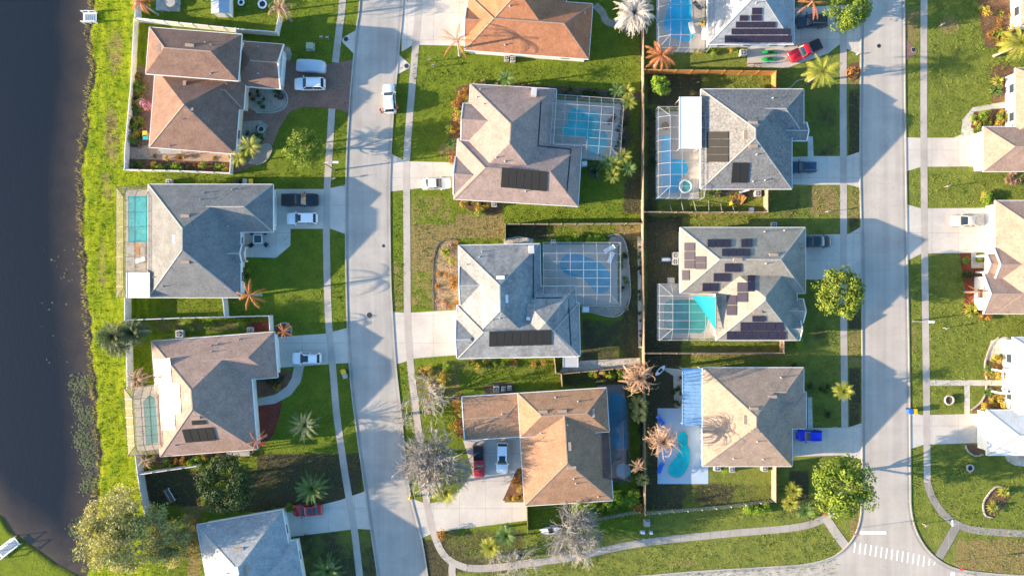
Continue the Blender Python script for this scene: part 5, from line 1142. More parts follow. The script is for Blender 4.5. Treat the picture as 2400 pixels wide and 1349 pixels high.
plant('bigpalm', 2385, 105, 5, 1.0, 'large yellow-green palm at the right edge above the rose-tan roof')
plant('date', 715, 996, 1.8, .98, 'grey-green date palm with stiff fronds on the lawn below the dark red bed', var=0, name='date_palm')
plant('date', 733, 1142, 1.8, 1.0, 'dark green date palm on the bare earth above the red car', var=1, name='date_palm')
plant('date', 769, 1335, 1.8, .95, 'date palm at the bottom edge beside the pale roof', var=1, name='date_palm')
plant('fandark', 277, 788, 4.3, 1.25, 'dark fan palm at the lake end of the white fence, left of its pair', name='fan_palm')
plant('fandark', 318, 778, 4.3, 1.15, 'dark fan palm at the lake end of the white fence, right of its pair', name='fan_palm')
plant('fandark', 283, 812, 3.2, .9, 'lower dark fan palm just under the lakeside pair', name='fan_palm')
plant('fan', 1045, 1148, 4, 1.15, 'yellow-green fan palm hugging the dense bare tree', var=1, name='fan_palm')
plant('fan', 1150, 1281, 3.6, .92, 'yellow-green fan palm, lower left one of the trio by the curved path', var=1, name='fan_palm')
plant('fan', 1186, 1252, 3.6, .95, 'green fan palm, upper right one of the trio by the curved path', var=0, name='fan_palm')
plant('fan', 1982, 917, 4.2, .85, 'yellow-green fan palm with a leaning look beside the right pavement', var=1, name='fan_palm')
plant('fandark', 1500, 950, 4, .78, 'dark fan palm between the dark cage and the long fence, upper one', name='fan_palm')
plant('fandark', 1500, 972, 3.5, .7, 'dark fan palm between the dark cage and the long fence, lower one', name='fan_palm')
plant('fandark', 1508, 1125, 3, .55, 'small dark fan palm under the small dead tan palm', name='fan_palm')
plant('fansm', 1860, 1150, 1.7, .95, 'golden fan palm left of the corner tree, upper one', var=0, name='fan_palm')
plant('fansm', 1852, 1180, 1.6, .9, 'golden fan palm left of the corner tree, lower one', var=0, name='fan_palm')
plant('fansm', 1886, 1195, 1.6, 1.0, 'pale green fan palm just above the path below the corner tree', var=1, name='fan_palm')
for i, (x, y, v, lb) in enumerate([(1447, 212, 1, 'small green palm left above the white-framed cage corner'), (1470, 214, 0, 'golden small palm right above the white-framed cage corner'), (1474, 240, 0, 'yellow small palm at the corner of the curvy pool cage'),
    (1462, 366, 0, 'yellow small palm, topmost of the cluster below the curvy pool cage'), (1440, 385, 0, 'yellow small palm in the middle of the cluster below the curvy pool cage'), (1435, 412, 0, 'yellow small palm, lowest of the cluster below the curvy pool cage'), (1475, 395, 1, 'green small palm, rightmost of the cluster below the curvy pool cage'), (1425, 378, 1, 'dark green small palm, leftmost of the cluster below the curvy pool cage')]):
    plant('cluster', x, y, 2.6, .95, lb, var=v, name='small_palm')
plant('spikyd', 1395, 398, 1, 2.6, 'dark spiky bush below the curvy pool cage', name='spiky_bush')
for x, y, s_, k, lb in [(1054, 303, 1.7, 'spikyy', 'yellow spiky plant west of the mauve roof, upper one'), (1060, 336, 1.7, 'spikyg', 'green spiky plant west of the mauve roof, lower one'), (1078, 265, 1.3, 'spikyy', 'yellow-green spiky plant in the rusty bed beside the mauve roof'),
    (2280, 728, 2.3, 'spikyy', 'big yellow-green spiky plant at the corner of the gabled tan house'), (1045, 590, 1.9, 'spikyy', 'yellow spiky plant on the gravel bed by the weathered roof'), (1060, 612, 1.3, 'spikyy', 'smaller yellow spiky plant on the gravel bed by the weathered roof'),
    (2357, 1152, 1.9, 'spikyy', 'golden spiky plant in the edged bed on the right lawn'), (2330, 1188, 1.9, 'spikyy', 'lower golden spiky plant in the edged bed on the right lawn'),
    (2342, 190, 1.9, 'spikyy', 'golden spiky plant beside the rose-tan roof, upper one'), (2338, 212, 1.9, 'spikyg', 'green spiky plant beside the rose-tan roof, lower one'), (645, 905, 1.5, 'spikyo', 'brown spiky plant in the dark bed beside the curved path'), (1468, 735 - 12, .9, 'spikyt', 'dead brown plant on the gravel strip beside the large cage')]:
    plant(k, x, y, .6, s_, lb)
# beds of many alike shrubs
def bed(poly, n, kinds, sc, label, group, h=.6, name=None):
    xs_ = [p[0] for p in poly]; ys_ = [p[1] for p in poly]; c = 0
    def ins(x, y):
        r_ = False
        for i in range(len(poly)):
            a, b = poly[i], poly[i-1]
            if (a[1] > y) != (b[1] > y) and x < (b[0]-a[0])*(y-a[1])/(b[1]-a[1])+a[0]: r_ = not r_
        return r_
    for _ in range(n*30):
        if c >= n: break
        x, y = rnd.uniform(min(xs_), max(xs_)), rnd.uniform(min(ys_), max(ys_))
        if ins(x, y):
            plant(rnd.choice(kinds), x, y, h, sc*rnd.uniform(.7, 1.2), label, group=group, name=name); c += 1
bed([(314, 170), (335, 170), (328, 338), (303, 340)], 85, ['spikyt', 'spikyg', 'spikyt', 'spikyt', 'spikyo', 'shgold', 'shrub', 'shdark'], .95, 'plant in the crowded bed between the lakeside fence and the brown roof', 'plants west of the brown roof')
bed([(300, 380), (534, 387), (534, 398), (300, 394)], 26, ['shrub', 'shdark', 'shgold', 'spikyg', 'spikyo'], .8, 'low plant in the row along the white fence below the brown roof', 'plants along the fence below the brown roof')
bed([(355, 362), (545, 366), (545, 376), (355, 372)], 9, ['spikyy', 'shgold', 'spikyo'], .7, 'small plant against the south wall of the brown-roofed house', 'plants at the south wall of the brown-roofed house')
bed([(580, 208), (655, 210), (660, 245), (600, 258), (580, 245)], 12, ['spikyd', 'shdark', 'spikyg'], .7, 'dark plant on the stone bed beside the garage of the brown-roofed house', 'plants beside the brown garage')
bed([(570, 290), (610, 288), (618, 320), (590, 342)], 8, ['shdark', 'spikyg', 'shrub'], .7, 'plant in the small stone bed inside the curved paver path', 'plants inside the curved path')
bed([(1072, 215), (1098, 200), (1088, 330), (1060, 330), (1060, 262)], 24, ['shdry', 'shdry', 'spikyo', 'shgold', 'spikyy'], 1.0, 'rusty shrub in the bed along the west wall of the mauve-roofed house', 'rusty shrubs west of the mauve roof')
bed([(1060, 360), (1068, 370), (1066, 382), (1056, 380)], 2, ['shdry'], .9, 'rusty shrub beside the driveway of the white sedan', 'rusty shrubs by the white sedan driveway')
bed([(1310, 205), (1440, 214), (1440, 230), (1310, 220)], 12, ['shdark', 'spikyd'], 1.0, 'dark shrub in the row above the curvy pool cage', 'dark shrubs above the curvy pool')
bed([(1445, 262), (1468, 265), (1462, 360), (1443, 360)], 20, ['shdry', 'spikyt', 'shdark', 'spikyd'], .75, 'brown shrub in the row right of the curvy pool cage', 'brown shrubs right of the curvy pool')
bed([(1085, 462), (1170, 472), (1165, 495), (1120, 500), (1080, 478)], 14, ['shgold', 'shrub', 'shdark', 'shdry'], .9, 'mixed shrub below the west end of the mauve roof', 'shrubs below the mauve roof')
bed([(1330, 553), (1425, 550), (1425, 560), (1330, 563)], 12, ['hedge', 'shrub'], .8, 'clipped green shrub in the hedge above the large cage', 'hedge above the large cage')
bed([(1022, 640), (1068, 635), (1070, 720), (1025, 722)], 16, ['shdry', 'spikyo', 'spikyt', 'spikyo'], .85, 'dry orange plant on the gravel bed west of the weathered roof', 'dry plants west of the weathered roof')
bed([(1040, 572), (1070, 568), (1072, 630), (1030, 630)], 8, ['spikyo', 'spikyt'], .9, 'dry grassy plant on the upper gravel bed by the weathered roof', 'dry grasses by the weathered roof')
bed([(1455, 580), (1470, 580), (1470, 700), (1455, 700)], 9, ['shdark', 'shdark', 'spikyg'], .75, 'round dark shrub on the gravel strip beside the large cage', 'round shrubs beside the large cage')
bed([(1497, 560), (1506, 560), (1507, 810), (1498, 810)], 20, ['shdark'], .5, 'tiny dark shrub in the long rock strip by the fence', 'tiny shrubs in the rock strip')
bed([(1345, 1185), (1480, 1150), (1500, 1150), (1500, 1185), (1440, 1205), (1345, 1208)], 44, ['hedge', 'shrub', 'hedge'], .95, 'lush bright green shrub in the mass below the ochre roof', 'green shrubs below the ochre roof')
bed([(1062, 935), (1082, 930), (1088, 1025), (1060, 1015)], 12, ['shdry', 'spikyy', 'shrub', 'shgold'], 1.1, 'orange and green shrub at the west end of the ochre roof', 'shrubs west of the ochre roof')
bed([(1195, 1150), (1212, 1105), (1228, 1100), (1228, 1170), (1190, 1172)], 12, ['shdry', 'spikyo', 'shgold'], .9, 'orange shrub in the wedge bed beside the ochre-roofed house', 'orange shrubs in the wedge bed')
bed([(1000, 880), (1070, 870), (1075, 930), (1000, 1000), (985, 960)], 16, ['shrub', 'spikyy', 'spikyt', 'shgold'], 1.0, 'straggly bush among the bare trees near the left street', 'straggly bushes near the bare trees')
bed([(1380, 868), (1470, 862), (1468, 885), (1385, 895)], 12, ['shrub', 'spikyy', 'shgold'], .95, 'green plant between the rock bed and the dark cage', 'plants above the dark cage')
bed([(1745, 1186), (1800, 1182), (1806, 1200), (1750, 1206)], 12, ['hedge'], .95, 'rounded green shrub forming the oval hedge by the path', 'oval hedge by the path')
bed([(450, 1070), (560, 1060), (590, 1070), (470, 1085), (365, 1095), (365, 1075)], 18, ['shrub', 'shgold', 'hedge', 'shdry'], .85, 'shrub in the bed below the tan cage and the glaring panels', 'shrubs below the glaring panel house')
bed([(345, 762), (520, 755), (580, 755), (580, 768), (350, 776)], 14, ['shrub', 'hedge'], .7, 'low green shrub along the white fence above the pinkish roof', 'shrubs above the pinkish roof')
bed([(560, 620), (576, 620), (578, 655), (562, 655)], 5, ['shdark', 'shrub'], .9, 'green shrub by the front door of the grey-roofed house', 'shrubs by the grey front door')
bed([(610, 875), (660, 872), (675, 890), (640, 905), (610, 915)], 7, ['spikyo', 'shdark'], .8, 'brown plant in the dark bed inside the curved path', 'plants in the dark bed by the path')
bed([(2312, 65), (2392, 70), (2385, 115), (2330, 110)], 16, ['shgold', 'spikyy', 'spikyo', 'shrub'], 1.1, 'golden shrub in the bed near the top right corner', 'golden shrubs top right')
bed([(2300, 15), (2385, 10), (2385, 60), (2330, 60)], 10, ['spikyo', 'shgold', 'spikyy'], 1.1, 'orange shrub at the very top of the right edge', 'orange shrubs top right')
bed([(2285, 262), (2372, 255), (2372, 290), (2280, 295)], 20, ['shgold', 'spikyy', 'spikyo', 'shrub'], 1.0, 'golden shrub in the row above the rose-tan garage', 'golden shrubs above the rose-tan garage')
bed([(2312, 842), (2355, 835), (2365, 882), (2318, 885)], 14, ['spikyy', 'spikyo', 'spikyg', 'shgold'], 1.1, 'golden plant above the path to the white porch', 'plants above the porch path')
bed([(2315, 908), (2372, 910), (2368, 955), (2300, 955)], 18, ['spikyy', 'spikyo', 'spikyg', 'shgold'], 1.1, 'golden plant below the path to the white porch', 'plants below the porch path')
bed([(2258, 598), (2272, 598), (2274, 612), (2258, 612)], 2, ['shrub'], .9, 'green shrub in the red mulch left of the L-shaped path', 'shrubs left of the L path')
bed([(2292, 596), (2305, 596), (2305, 610), (2292, 610)], 2, ['hedge'], .8, 'bright shrub in the red mulch right of the L-shaped path', 'shrubs right of the L path')
bed([(2260, 635), (2280, 635), (2280, 665), (2262, 665)], 4, ['shdark'], 1.1, 'dark shrub in the shaded red mulch of the gabled house', 'dark shrubs in the red mulch')
bed([(2290, 730), (2335, 735), (2330, 752), (2295, 750)], 7, ['spikyo', 'shdry'], .9, 'dry brown plant at the lower corner of the gabled tan house', 'dry plants at the gabled house corner')
bed([(2300, 455), (2335, 455), (2340, 475), (2300, 478)], 7, ['hedge', 'shgold'], .9, 'lime shrub at the upper corner of the gabled tan house', 'lime shrubs at the gabled house')
bed([(2360, 400), (2398, 400), (2398, 425), (2370, 428)], 5, ['spikyt'], 1.2, 'pale dry plant below the rose-tan garage', 'pale plants below the garage')
bed([(1655, 445), (1790, 445), (1790, 460), (1655, 460)], 12, ['spikyg', 'shrub', 'spikyy', 'spikyt'], .75, 'mixed plant against the wall below the speckled roof', 'plants below the speckled roof')
bed([(1600, 115), (1745, 112), (1745, 122), (1600, 122)], 10, ['hedge', 'shgold', 'spikyy'], .7, 'small plant along the wall below the solar-roofed house', 'plants below the solar roof')
bed([(1575, 880), (1598, 880), (1598, 950), (1580, 945)], 7, ['shdark'], .9, 'dark shrub left of the white awning', 'dark shrubs left of the awning')
bed([(1870, 735), (1882, 735), (1882, 800), (1865, 812)], 7, ['hedge'], .85, 'bright shrub at the lower right of the khaki roof', 'bright shrubs by the khaki roof')
bed([(1800, 870), (1870, 850), (1880, 870), (1870, 870)], 1, ['shdark'], .8, 'dark shrub above the tan roof corner', 'dark shrub above the tan roof')
bed([(1895, 865), (1950, 880), (1950, 1000), (1900, 990)], 5, ['shdark'], 1.0, 'dark shrub on the shaded lawn right of the tan roof', 'dark shrubs right of the tan roof')
bed([(1905, 1195), (1945, 1180), (1940, 1205), (1900, 1215)], 6, ['shdry', 'shrub'], .8, 'ragged shrub under the corner tree beside the path', 'ragged shrubs under the corner tree')
bed([(1085, 846), (1290, 848), (1290, 860), (1100, 862)], 16, ['shrub', 'shdark', 'shgold', 'spikyo'], .85, 'mixed shrub against the south wall of the weathered-roofed house', 'shrubs below the weathered roof')
bed([(975, 850), (1065, 850), (1065, 865), (975, 880)], 10, ['spikyy', 'shgold', 'spikyo', 'shrub'], 1.0, 'straggly plant below the weathered-roofed house driveway', 'straggly plants below the middle driveway')
bed([(1110, 190), (1240, 200), (1240, 206), (1110, 197)], 10, ['shdark', 'spikyt', 'shdry'], .8, 'dry shrub above the mauve roof beside the pale palm', 'dry shrubs above the mauve roof')
bed([(1500, 860), (1508, 860), (1508, 1190), (1498, 1190)], 14, ['shdark', 'spikyg'], .9, 'dark plant along the long fence beside the dark cage', 'dark plants along the long fence')
bed([(1516, 255), (1538, 255), (1538, 470), (1516, 470)], 16, ['shdark', 'spikyd'], .75, 'dark plant between the long fence and the bright blue pool cage', 'dark plants left of the bright blue pool')
plant('pink', 342, 252, .9, 1.25, 'pink flowering bush in the crowded west bed of the brown-roofed house', name='flowering_bush')
plant('shrub', 680, 1191, .7, 1.3, 'round green bush between the red car and the pale roof corner', var=0)
plant('shdark', 715, 1262, .7, 1.1, 'dark green bush beside the entry of the pale-roofed house')
plant('shdry', 1032, 1252, .5, 1.4, 'round brown bush at the lower left corner of the wide driveway')
plant('shdry', 1497, 1192, .5, 1.5, 'brown bush at the end of the green shrub mass by the fence')
plant('shdry', 1998, 168, .5, 1.6, 'heap-like rusty bush on the verge below the corner of the topmost driveway')
plant('hedge', 1700, 1100, .5, .8, 'small pale bush against the south wall of the tan-roofed house')
# reeds along the shore and water plants: nobody could count them
def scatter(name, label, cat, mat, gen, n):
    mb = MB()
    for i in range(n): gen(mb)
    o = mb.build(name, M[mat]); return tag(o, label, cat, kind='stuff')
def sx_(y): return float(np.interp(y, [p[1] for p in SH], [p[0] for p in SH]))
def reed(mb):
    y = rnd.uniform(-40, 1340); x = sx_(y)+rnd.gauss(-3, 4); p = Vector(W(x, y, 0)); p.z = -.25
    for k in range(5):
        d = rv()*.22; d.z = abs(d.z)+rnd.uniform(.25, .6); b = Vector((rnd.uniform(-1, 1), rnd.uniform(-1, 1), 0))*.05; q = p+Vector((rnd.uniform(-.3, .3), rnd.uniform(-.3, .3), 0)); mb.add([q-b, q+b, q+d], [(0, 1, 2)])
scatter('shore_reeds', 'ragged dry reeds and grass along the edge of the dark lake', 'reeds', 'willow', reed, 520)
cl = [(rnd.gauss(0, 1), rnd.uniform(880, 1300)) for _ in range(36)]
def pad(mb):
    a, y0 = rnd.choice(cl); y = y0+rnd.gauss(0, 9); x = sx_(y)-22+a*13+rnd.gauss(0, 8)
    if rnd.random() < .008: x, y = rnd.uniform(90, 175), rnd.uniform(580, 860)
    if x > sx_(y)-3: return
    p = Vector(W(x, y, 0)); p.z = -.235+rnd.uniform(0, .01)+max(0, rnd.gauss(0, .06)); r_ = rnd.uniform(.04, .17); t = rnd.uniform(0, 6)
    mb.add([p+Vector((math.cos(t+k*1.05)*r_*rnd.uniform(.7, 1.2), math.sin(t+k*1.05)*r_, 0)) for k in range(6)], [(0, 1, 2, 3, 4, 5)])
scatter('water_plants', 'patchy floating water plants on the lake near the olive tree', 'water plants', 'pdark', pad, 2600)
# grass tufts on the lawns
def dens(x, y): return True
cover_px = []
hx = [(350, 60, 660, 405), (345, 430, 660, 700), (355, 775, 690, 1060), (1060, 195, 1300, 490), (1070, 570, 1455, 845), (1080, 905, 1440, 1190), (1540, 208, 1890, 465), (1545, 530, 1890, 800), (1540, 860, 1890, 1135), (1090, 0, 1390, 150), (1540, 0, 1865, 160)]
hard = [L1s, L2s, R1s, R2s]
def xat(P, y): return float(np.interp(y, [p[1] for p in P], [p[0] for p in P]))
tuft = MB(); cnt = 0
for _ in range(52000):
    x, y = rnd.uniform(205, 2400), rnd.uniform(0, 1349)
    if any(a < x < c and b < y < d_ for a, b, c, d_ in hx): continue
    if xat(L1s, y)-4 < x < xat(L2s, y)+6 or (y < 1240 and 2014 < x < 2136) or (x < sx_(y)+6): continue
    if y > 1225 and 1960 < x < 2260: continue
    if 480 < y < 615 and 2110 < x: continue
    if any(abs(x-c) < 11 for c in (765+max(0, y-700)*.13, 957+max(0, y-800)*.11, 1977, 2168)): continue
    if (320 < y < 405 or 960 < y < 1050) and x > 2110: continue
    if 645 < x < 880 and (440 < y < 550 or 775 < y < 865 or 1150 < y < 1265 or 135 < y < 270): continue
    if 905 < x < 1080 and (y < 125 or 355 < y < 450 or 725 < y < 855): continue
    if 960 < x < 1240 and 1020 < y < 1250: continue
    if 1840 < x < 2020 and (y < 160 or 355 < y < 442 or 535 < y < 655 or 1000 < y < 1078): continue
    if y > 1225 and x > 1000 and abs(y-(1330-(x-1100)*.135)) < 16: continue
    p = Vector(W(x, y, 0))
    for k in range(3):
        q = p+Vector((rnd.uniform(-.25, .25), rnd.uniform(-.25, .25), 0)); d_ = Vector((rnd.uniform(-.14, .14), rnd.uniform(-.14, .14), rnd.uniform(.08, .20))); b = Vector((rnd.uniform(-1, 1), rnd.uniform(-1, 1), 0)).normalized()*rnd.uniform(.03, .08)
        tuft.add([q-b, q+b, q+d_], [(0, 1, 2)])
M['tuft'] = leafmat('grass_blades', (.08, .17, .015), (.34, .36, .07), .3)
tag(tuft.build('grass', M['tuft']), 'uneven tufts of grass on the lawns', 'grass', kind='stuff')

# ---------------------------------------------------------------- street furniture and garden things
def lamp_post(label, px, py, h=6.6, arm=2.0, az=0):
    x, y, _ = W(px, py); r = thing('street_lamp', label, 'street lamp', (x, y, 0)); mb = MB(); mb.tube([(x, y, 0), (x, y, h*.5), (x, y, h)], [.11, .09, .06], 8); mb.lathe(x, y, [(.2, 0), (.13, .3)], 8); mb.build('pole', M['chrome'], r)
    c, s_ = math.cos(az), math.sin(az); mb = MB(); mb.tube([(x, y, h-.1), (x+c*arm*.5, y+s_*arm*.5, h+.25), (x+c*arm, y+s_*arm, h+.3)], [.04, .035, .03], 6); mb.build('arm', M['chrome'], r)
    mb = MB(); mb.box(x+c*(arm+.25), y+s_*(arm+.25), h+.22, h+.36, .8, .3, az); mb.build('lamp_head', M['metalw'], r)
lamp_post('grey street lamp on the verge below the round green tree', 785, 399, 6.6, 1.6, 0)
lamp_post('small street lamp on the right verge below the gabled tan house', 2140, 752, 2.6, .9, 0)
def sign(label, px, py, az, kind='stop', h=2.9):
    x, y, _ = W(px, py); r = thing('stop_sign' if kind == 'stop' else 'street_sign', label, 'sign', (x, y, 0)); mb = MB(); mb.tube([(x, y, 0), (x, y, h)], [.035, .035], 6); mb.build('post', M['chrome'], r)
    c, s_ = math.cos(az), math.sin(az); f = lambda u, v, o: (x-s_*u+c*o, y+c*u+s_*o, v)
    if kind == 'stop':
        zc = h-.4; pts = [(.38*math.cos(R(22.5+45*k)), zc+.38*math.sin(R(22.5+45*k))) for k in range(8)]; mb = MB()
        mb.add([f(u, v, .04) for u, v in pts]+[f(u, v, .06) for u, v in pts], [tuple(range(7, -1, -1)), tuple(range(8, 16))]+[(i, (i+1) % 8, 8+(i+1) % 8, 8+i) for i in range(8)]); pl = mb.build('sign_plate', M['red'], r)
        G = {'S': [((1, .9), (.5, 1)), ((.5, 1), (0, .8)), ((0, .8), (0, .58)), ((0, .58), (1, .42)), ((1, .42), (1, .2)), ((1, .2), (.5, 0)), ((.5, 0), (0, .1))], 'T': [((0, 1), (1, 1)), ((.5, 1), (.5, 0))], 'O': [((0, 0), (0, 1)), ((0, 1), (1, 1)), ((1, 1), (1, 0)), ((1, 0), (0, 0))], 'P': [((0, 0), (0, 1)), ((0, 1), (1, 1)), ((1, 1), (1, .5)), ((1, .5), (0, .5))]}
        mb = MB()
        for i, ch in enumerate('STOP'):
            for (a, b) in G[ch]: mb.beam(f(-.27+i*.145+a[0]*.095, zc-.12+a[1]*.24, .065), f(-.27+i*.145+b[0]*.095, zc-.12+b[1]*.24, .065), .025, .03)
        mb.build('lettering', M['paint'], pl)
    else:
        for q, zz in ((az, h+.1), (az+1.57, h-.15)): mb = MB(); mb.box(x, y, zz, zz+.2, .9, .03, q); mb.build('name_plate', M['metalw'], r)
sign('stop sign with its octagon facing up the street, left of the stop line', 1990, 1239, R(100))
sign('stop sign in the dry grass at the lower right, below the pavement', 2230, 1316, R(-60), h=3.0)
sign('white street name sign on the corner grass by the right pavement fork', 2208, 1212, 0, 'name', 2.6)
def hydrant(name, label, cat, px, py, mat, s_=1):
    x, y, _ = W(px, py); r = thing(name, label, cat, (x, y, 0)); mb = MB(); mb.lathe(x, y, [(.17*s_, 0), (.17*s_, .06), (.11*s_, .08), (.11*s_, .55*s_), (.15*s_, .58*s_), (.12*s_, .70*s_), (.03, .78*s_)], 12); mb.build('barrel', M[mat], r, smooth=True)
    mb = MB(); mb.tube([(x-.22*s_, y, .45*s_), (x+.22*s_, y, .45*s_)], [.06*s_, .06*s_], 8); mb.build('outlet', M[mat], r)
hydrant('fire_hydrant', 'yellow fire hydrant at the kerb beside the dense bare tree', 'hydrant', 963, 1163, 'yellow', 1.6)
hydrant('fire_hydrant', 'small white hydrant-like marker on the lawn below the white SUV street', 'hydrant', 2008, 128, 'metalw', .7)
def bin_(label, px, py, body, lid, rot=0):
    x, y, _ = W(px, py, 1.0); r = thing('wheeled_bin', label, 'bin', (x, y, 0)); mb = MB(); mb.add([(x+a, y+b, z) for z, q in ((0.08, .24), (.95, .32)) for a, b in ((-q, -q), (q, -q), (q, q), (-q, q))], [(0, 1, 5, 4), (1, 2, 6, 5), (2, 3, 7, 6), (3, 0, 4, 7), (3, 2, 1, 0)]); mb.build('body', M[body], r)
    mb = MB(); mb.box(x, y, .95, 1.03, .70, .74, rot); mb.beam((x-.3, y+.4, 1.0), (x+.3, y+.4, 1.0), .05, .05); mb.build('lid', M[lid], r)
    for s_ in (-1, 1): mb = MB(); mb.tube([(x+s_*.28, y+.3, .1), (x+s_*.34, y+.3, .1)], [.1, .1], 8); mb.build('wheel', M['rubber'], r)
bin_('bin with a yellow lid on the verge beside the left street', 804, 871, 'grey', 'yellow', .3); bin_('grey bin just below the yellow-lidded bin', 808, 881, 'grey', 'grey', .3)
bin_('yellow-lidded bin above the roof of the grey house', 588, 426, 'black', 'yellow'); bin_('grey-lidded bin left of the yellow-lidded one', 574, 426, 'black', 'grey'); bin_('black bin at the left of the row above the grey roof', 555, 426, 'black', 'black')
bin_('blue-lidded bin at the kerb of the right street', 2136, 964, 'bluep', 'bluep'); bin_('yellow-lidded bin at the kerb of the right street', 2145, 964, 'metalw', 'yellow')
bin_('yellow-lidded bin in the crowded west bed of the brown-roofed house', 339, 313, 'grey', 'yellow'); bin_('teal-lidded bin in the crowded west bed of the brown-roofed house', 340, 322, 'grey', 'teal')
def ac(label, px, py, w_=.9, mat='acbox'):
    w_ *= .85; x, y, _ = W(px, py, .8); r = thing('air_conditioner', label, 'air conditioner', (x, y, 0)); mb = MB(); mb.prism([(x+a, y+b) for a, b in rrect(-w_/2, w_/2, w_/2, .1)], .05, .8); mb.build('casing', M[mat], r)
    mb = MB(); mb.lathe(x, y, [(w_*.38, .80), (w_*.38, .83), (w_*.34, .84)], 16); mb.build('fan_grille', M['black'], r); mb = MB(); mb.lathe(x, y, [(.12, .84), (.1, .88)], 10)
    for k in range(4): a = k*1.571; mb.beam((x, y, .86), (x+w_*.34*math.cos(a), y+w_*.34*math.sin(a), .86), .14, .02)
    mb.build('fan', M['grey'], r)
for a in [('white air conditioner below the orange roof, right of the pair', 1202, 138, .95), ('white air conditioner below the orange roof, left of the pair', 1187, 136, .9), ('leftmost unit of three above the ochre roof', 1163, 912, 1.1), ('middle unit of three above the ochre roof', 1180, 911, .8), ('rightmost unit of three above the ochre roof', 1194, 909, .8),
          ('white unit at the south wall of the mauve roof', 1158, 478, 1.0), ('white unit below the speckled roof', 1777, 453, 1.1), ('unit on the west wall of the khaki roof, upper', 1584, 598, 1.1), ('unit on the west wall of the khaki roof, lower', 1583, 613, 1.1), ('round unit above the khaki roof', 1815, 527, 1.0),
          ('white unit below the tan roof, in the middle', 1716, 1100, 1.0), ('white unit below the tan roof, by the pale fence', 1793, 1098, 1.0), ('long white unit below the tan roof, left', 1682, 1096, 1.2), ('white unit above the pinkish roof', 420, 782, 1.4), ('white unit on the red mulch above the pinkish roof', 585, 773, 1.0), ('pump unit above the bronze cage', 395, 427, 1.1),
          ('pump unit above the weathered roof', 1297, 567, .9), ('white unit below the solar-roofed house', 1743, 123, 1.2)]: ac(*a)
def pad_box(name, label, cat, px, py, sx, sy, h, mat, rot=0, lid=None):
    x, y, _ = W(px, py, h); r = thing(name, label, cat, (x, y, 0)); mb = MB(); mb.box(x, y, 0, .09, sx+.25, sy+.25, rot); mb.build('base_slab', M['kerb'], r); mb = MB(); c, s_ = math.cos(rot), math.sin(rot)
    mb.prism([(x+a*c-b*s_, y+a*s_+b*c) for a, b in rrect(-sx/2, sx/2, sy/2, min(sx, sy)*.12)], .09, h); mb.build('housing', M[mat], r); mb = MB(); mb.box(x, y, h, h+.04, sx*.9, sy*.88, rot); mb.build('lid', M[lid or mat], r)
M['olivebox'] = plain('olive_green_box', (.30, .36, .22), .6, var=.1)
pad_box('utility_box', 'pale green transformer box on the lawn above the covered car', 'utility box', 725, 107, 1.1, 1.0, .8, 'olivebox')
pad_box('utility_box', 'grey utility box below the picket fence beside the long fence end', 'utility box', 1518, 1227, .8, .8, .7, 'grey')
pad_box('utility_box', 'small white utility pedestal, left of the pair above the path', 'utility box', 1507, 1248, .6, .35, .5, 'metalw'); pad_box('utility_box', 'small white utility pedestal, right of the pair above the path', 'utility box', 1527, 1249, .4, .3, .5, 'metalw')
pad_box('storage_box', 'orange-tan box above the dark pool cage', 'box', 1412, 873, 1.0, .5, .7, 'woodo'); pad_box('pump_box', 'white box at the corner of the mauve roof below the cage', 'box', 1370, 383, .8, .7, .7, 'metalw', .1)
pad_box('pump_box', 'pale box at the bottom left corner of the large cage', 'box', 1373, 725, 1.0, .8, .8, 'metalw'); pad_box('step_slab', 'small pale slab against the cage of the khaki roof', 'slab', 1573, 657, .9, .7, .15, 'deck')
pad_box('storage_box', 'small white box in the grass below the speckled roof', 'box', 1763, 491, .6, .5, .5, 'metalw'); pad_box('step_slab', 'narrow white slab sticking out west of the khaki roof units', 'slab', 1562, 608, 1.3, .4, .2, 'metalw')
def dock(label, px, py, L, wd_, rot, slots):
    x, y, _ = W(px, py); r = thing('dock', label, 'dock', (x, y, -.2)); mb = MB(); c, s_ = math.cos(rot), math.sin(rot); f = lambda u, v: (x+u*c-v*s_, y+u*s_+v*c)
    n = 14
    for k in range(n): u = -L/2+(k+.5)*L/n; q = f(u, 0); mb.box(q[0], q[1], .22, .28, L/n-.02, wd_, rot)
    mb.build('deck', M['vinyl'], r); mb = MB()
    for v in (-wd_/2, wd_/2):
        mb = MB(); mb.beam((*f(-L/2, v), .9), (*f(L/2, v), .9), .1, .08)
        for u in (-L/2, 0, L/2): q = f(u, v); mb.box(q[0], q[1], -.9, .95, .12, .12, rot)
        mb.build('railing', M['vinyl'], r)
    mb = MB()
    for k in range(slots): u = -L/2+.4+(k)*(L-.8)/max(1, slots-1); mb.beam((*f(u, -wd_*.3), .31), (*f(u, wd_*.3), .31), .12, .05)
    mb.build('bench_slats', M['grey'], r)
dock('white fishing dock at the lake edge near the top', 213, 43, 2.1, 1.6, 0, 5); dock('white dock with dark slats on the lower left lake corner', 22, 1281, 3.6, 1.5, R(38), 9)
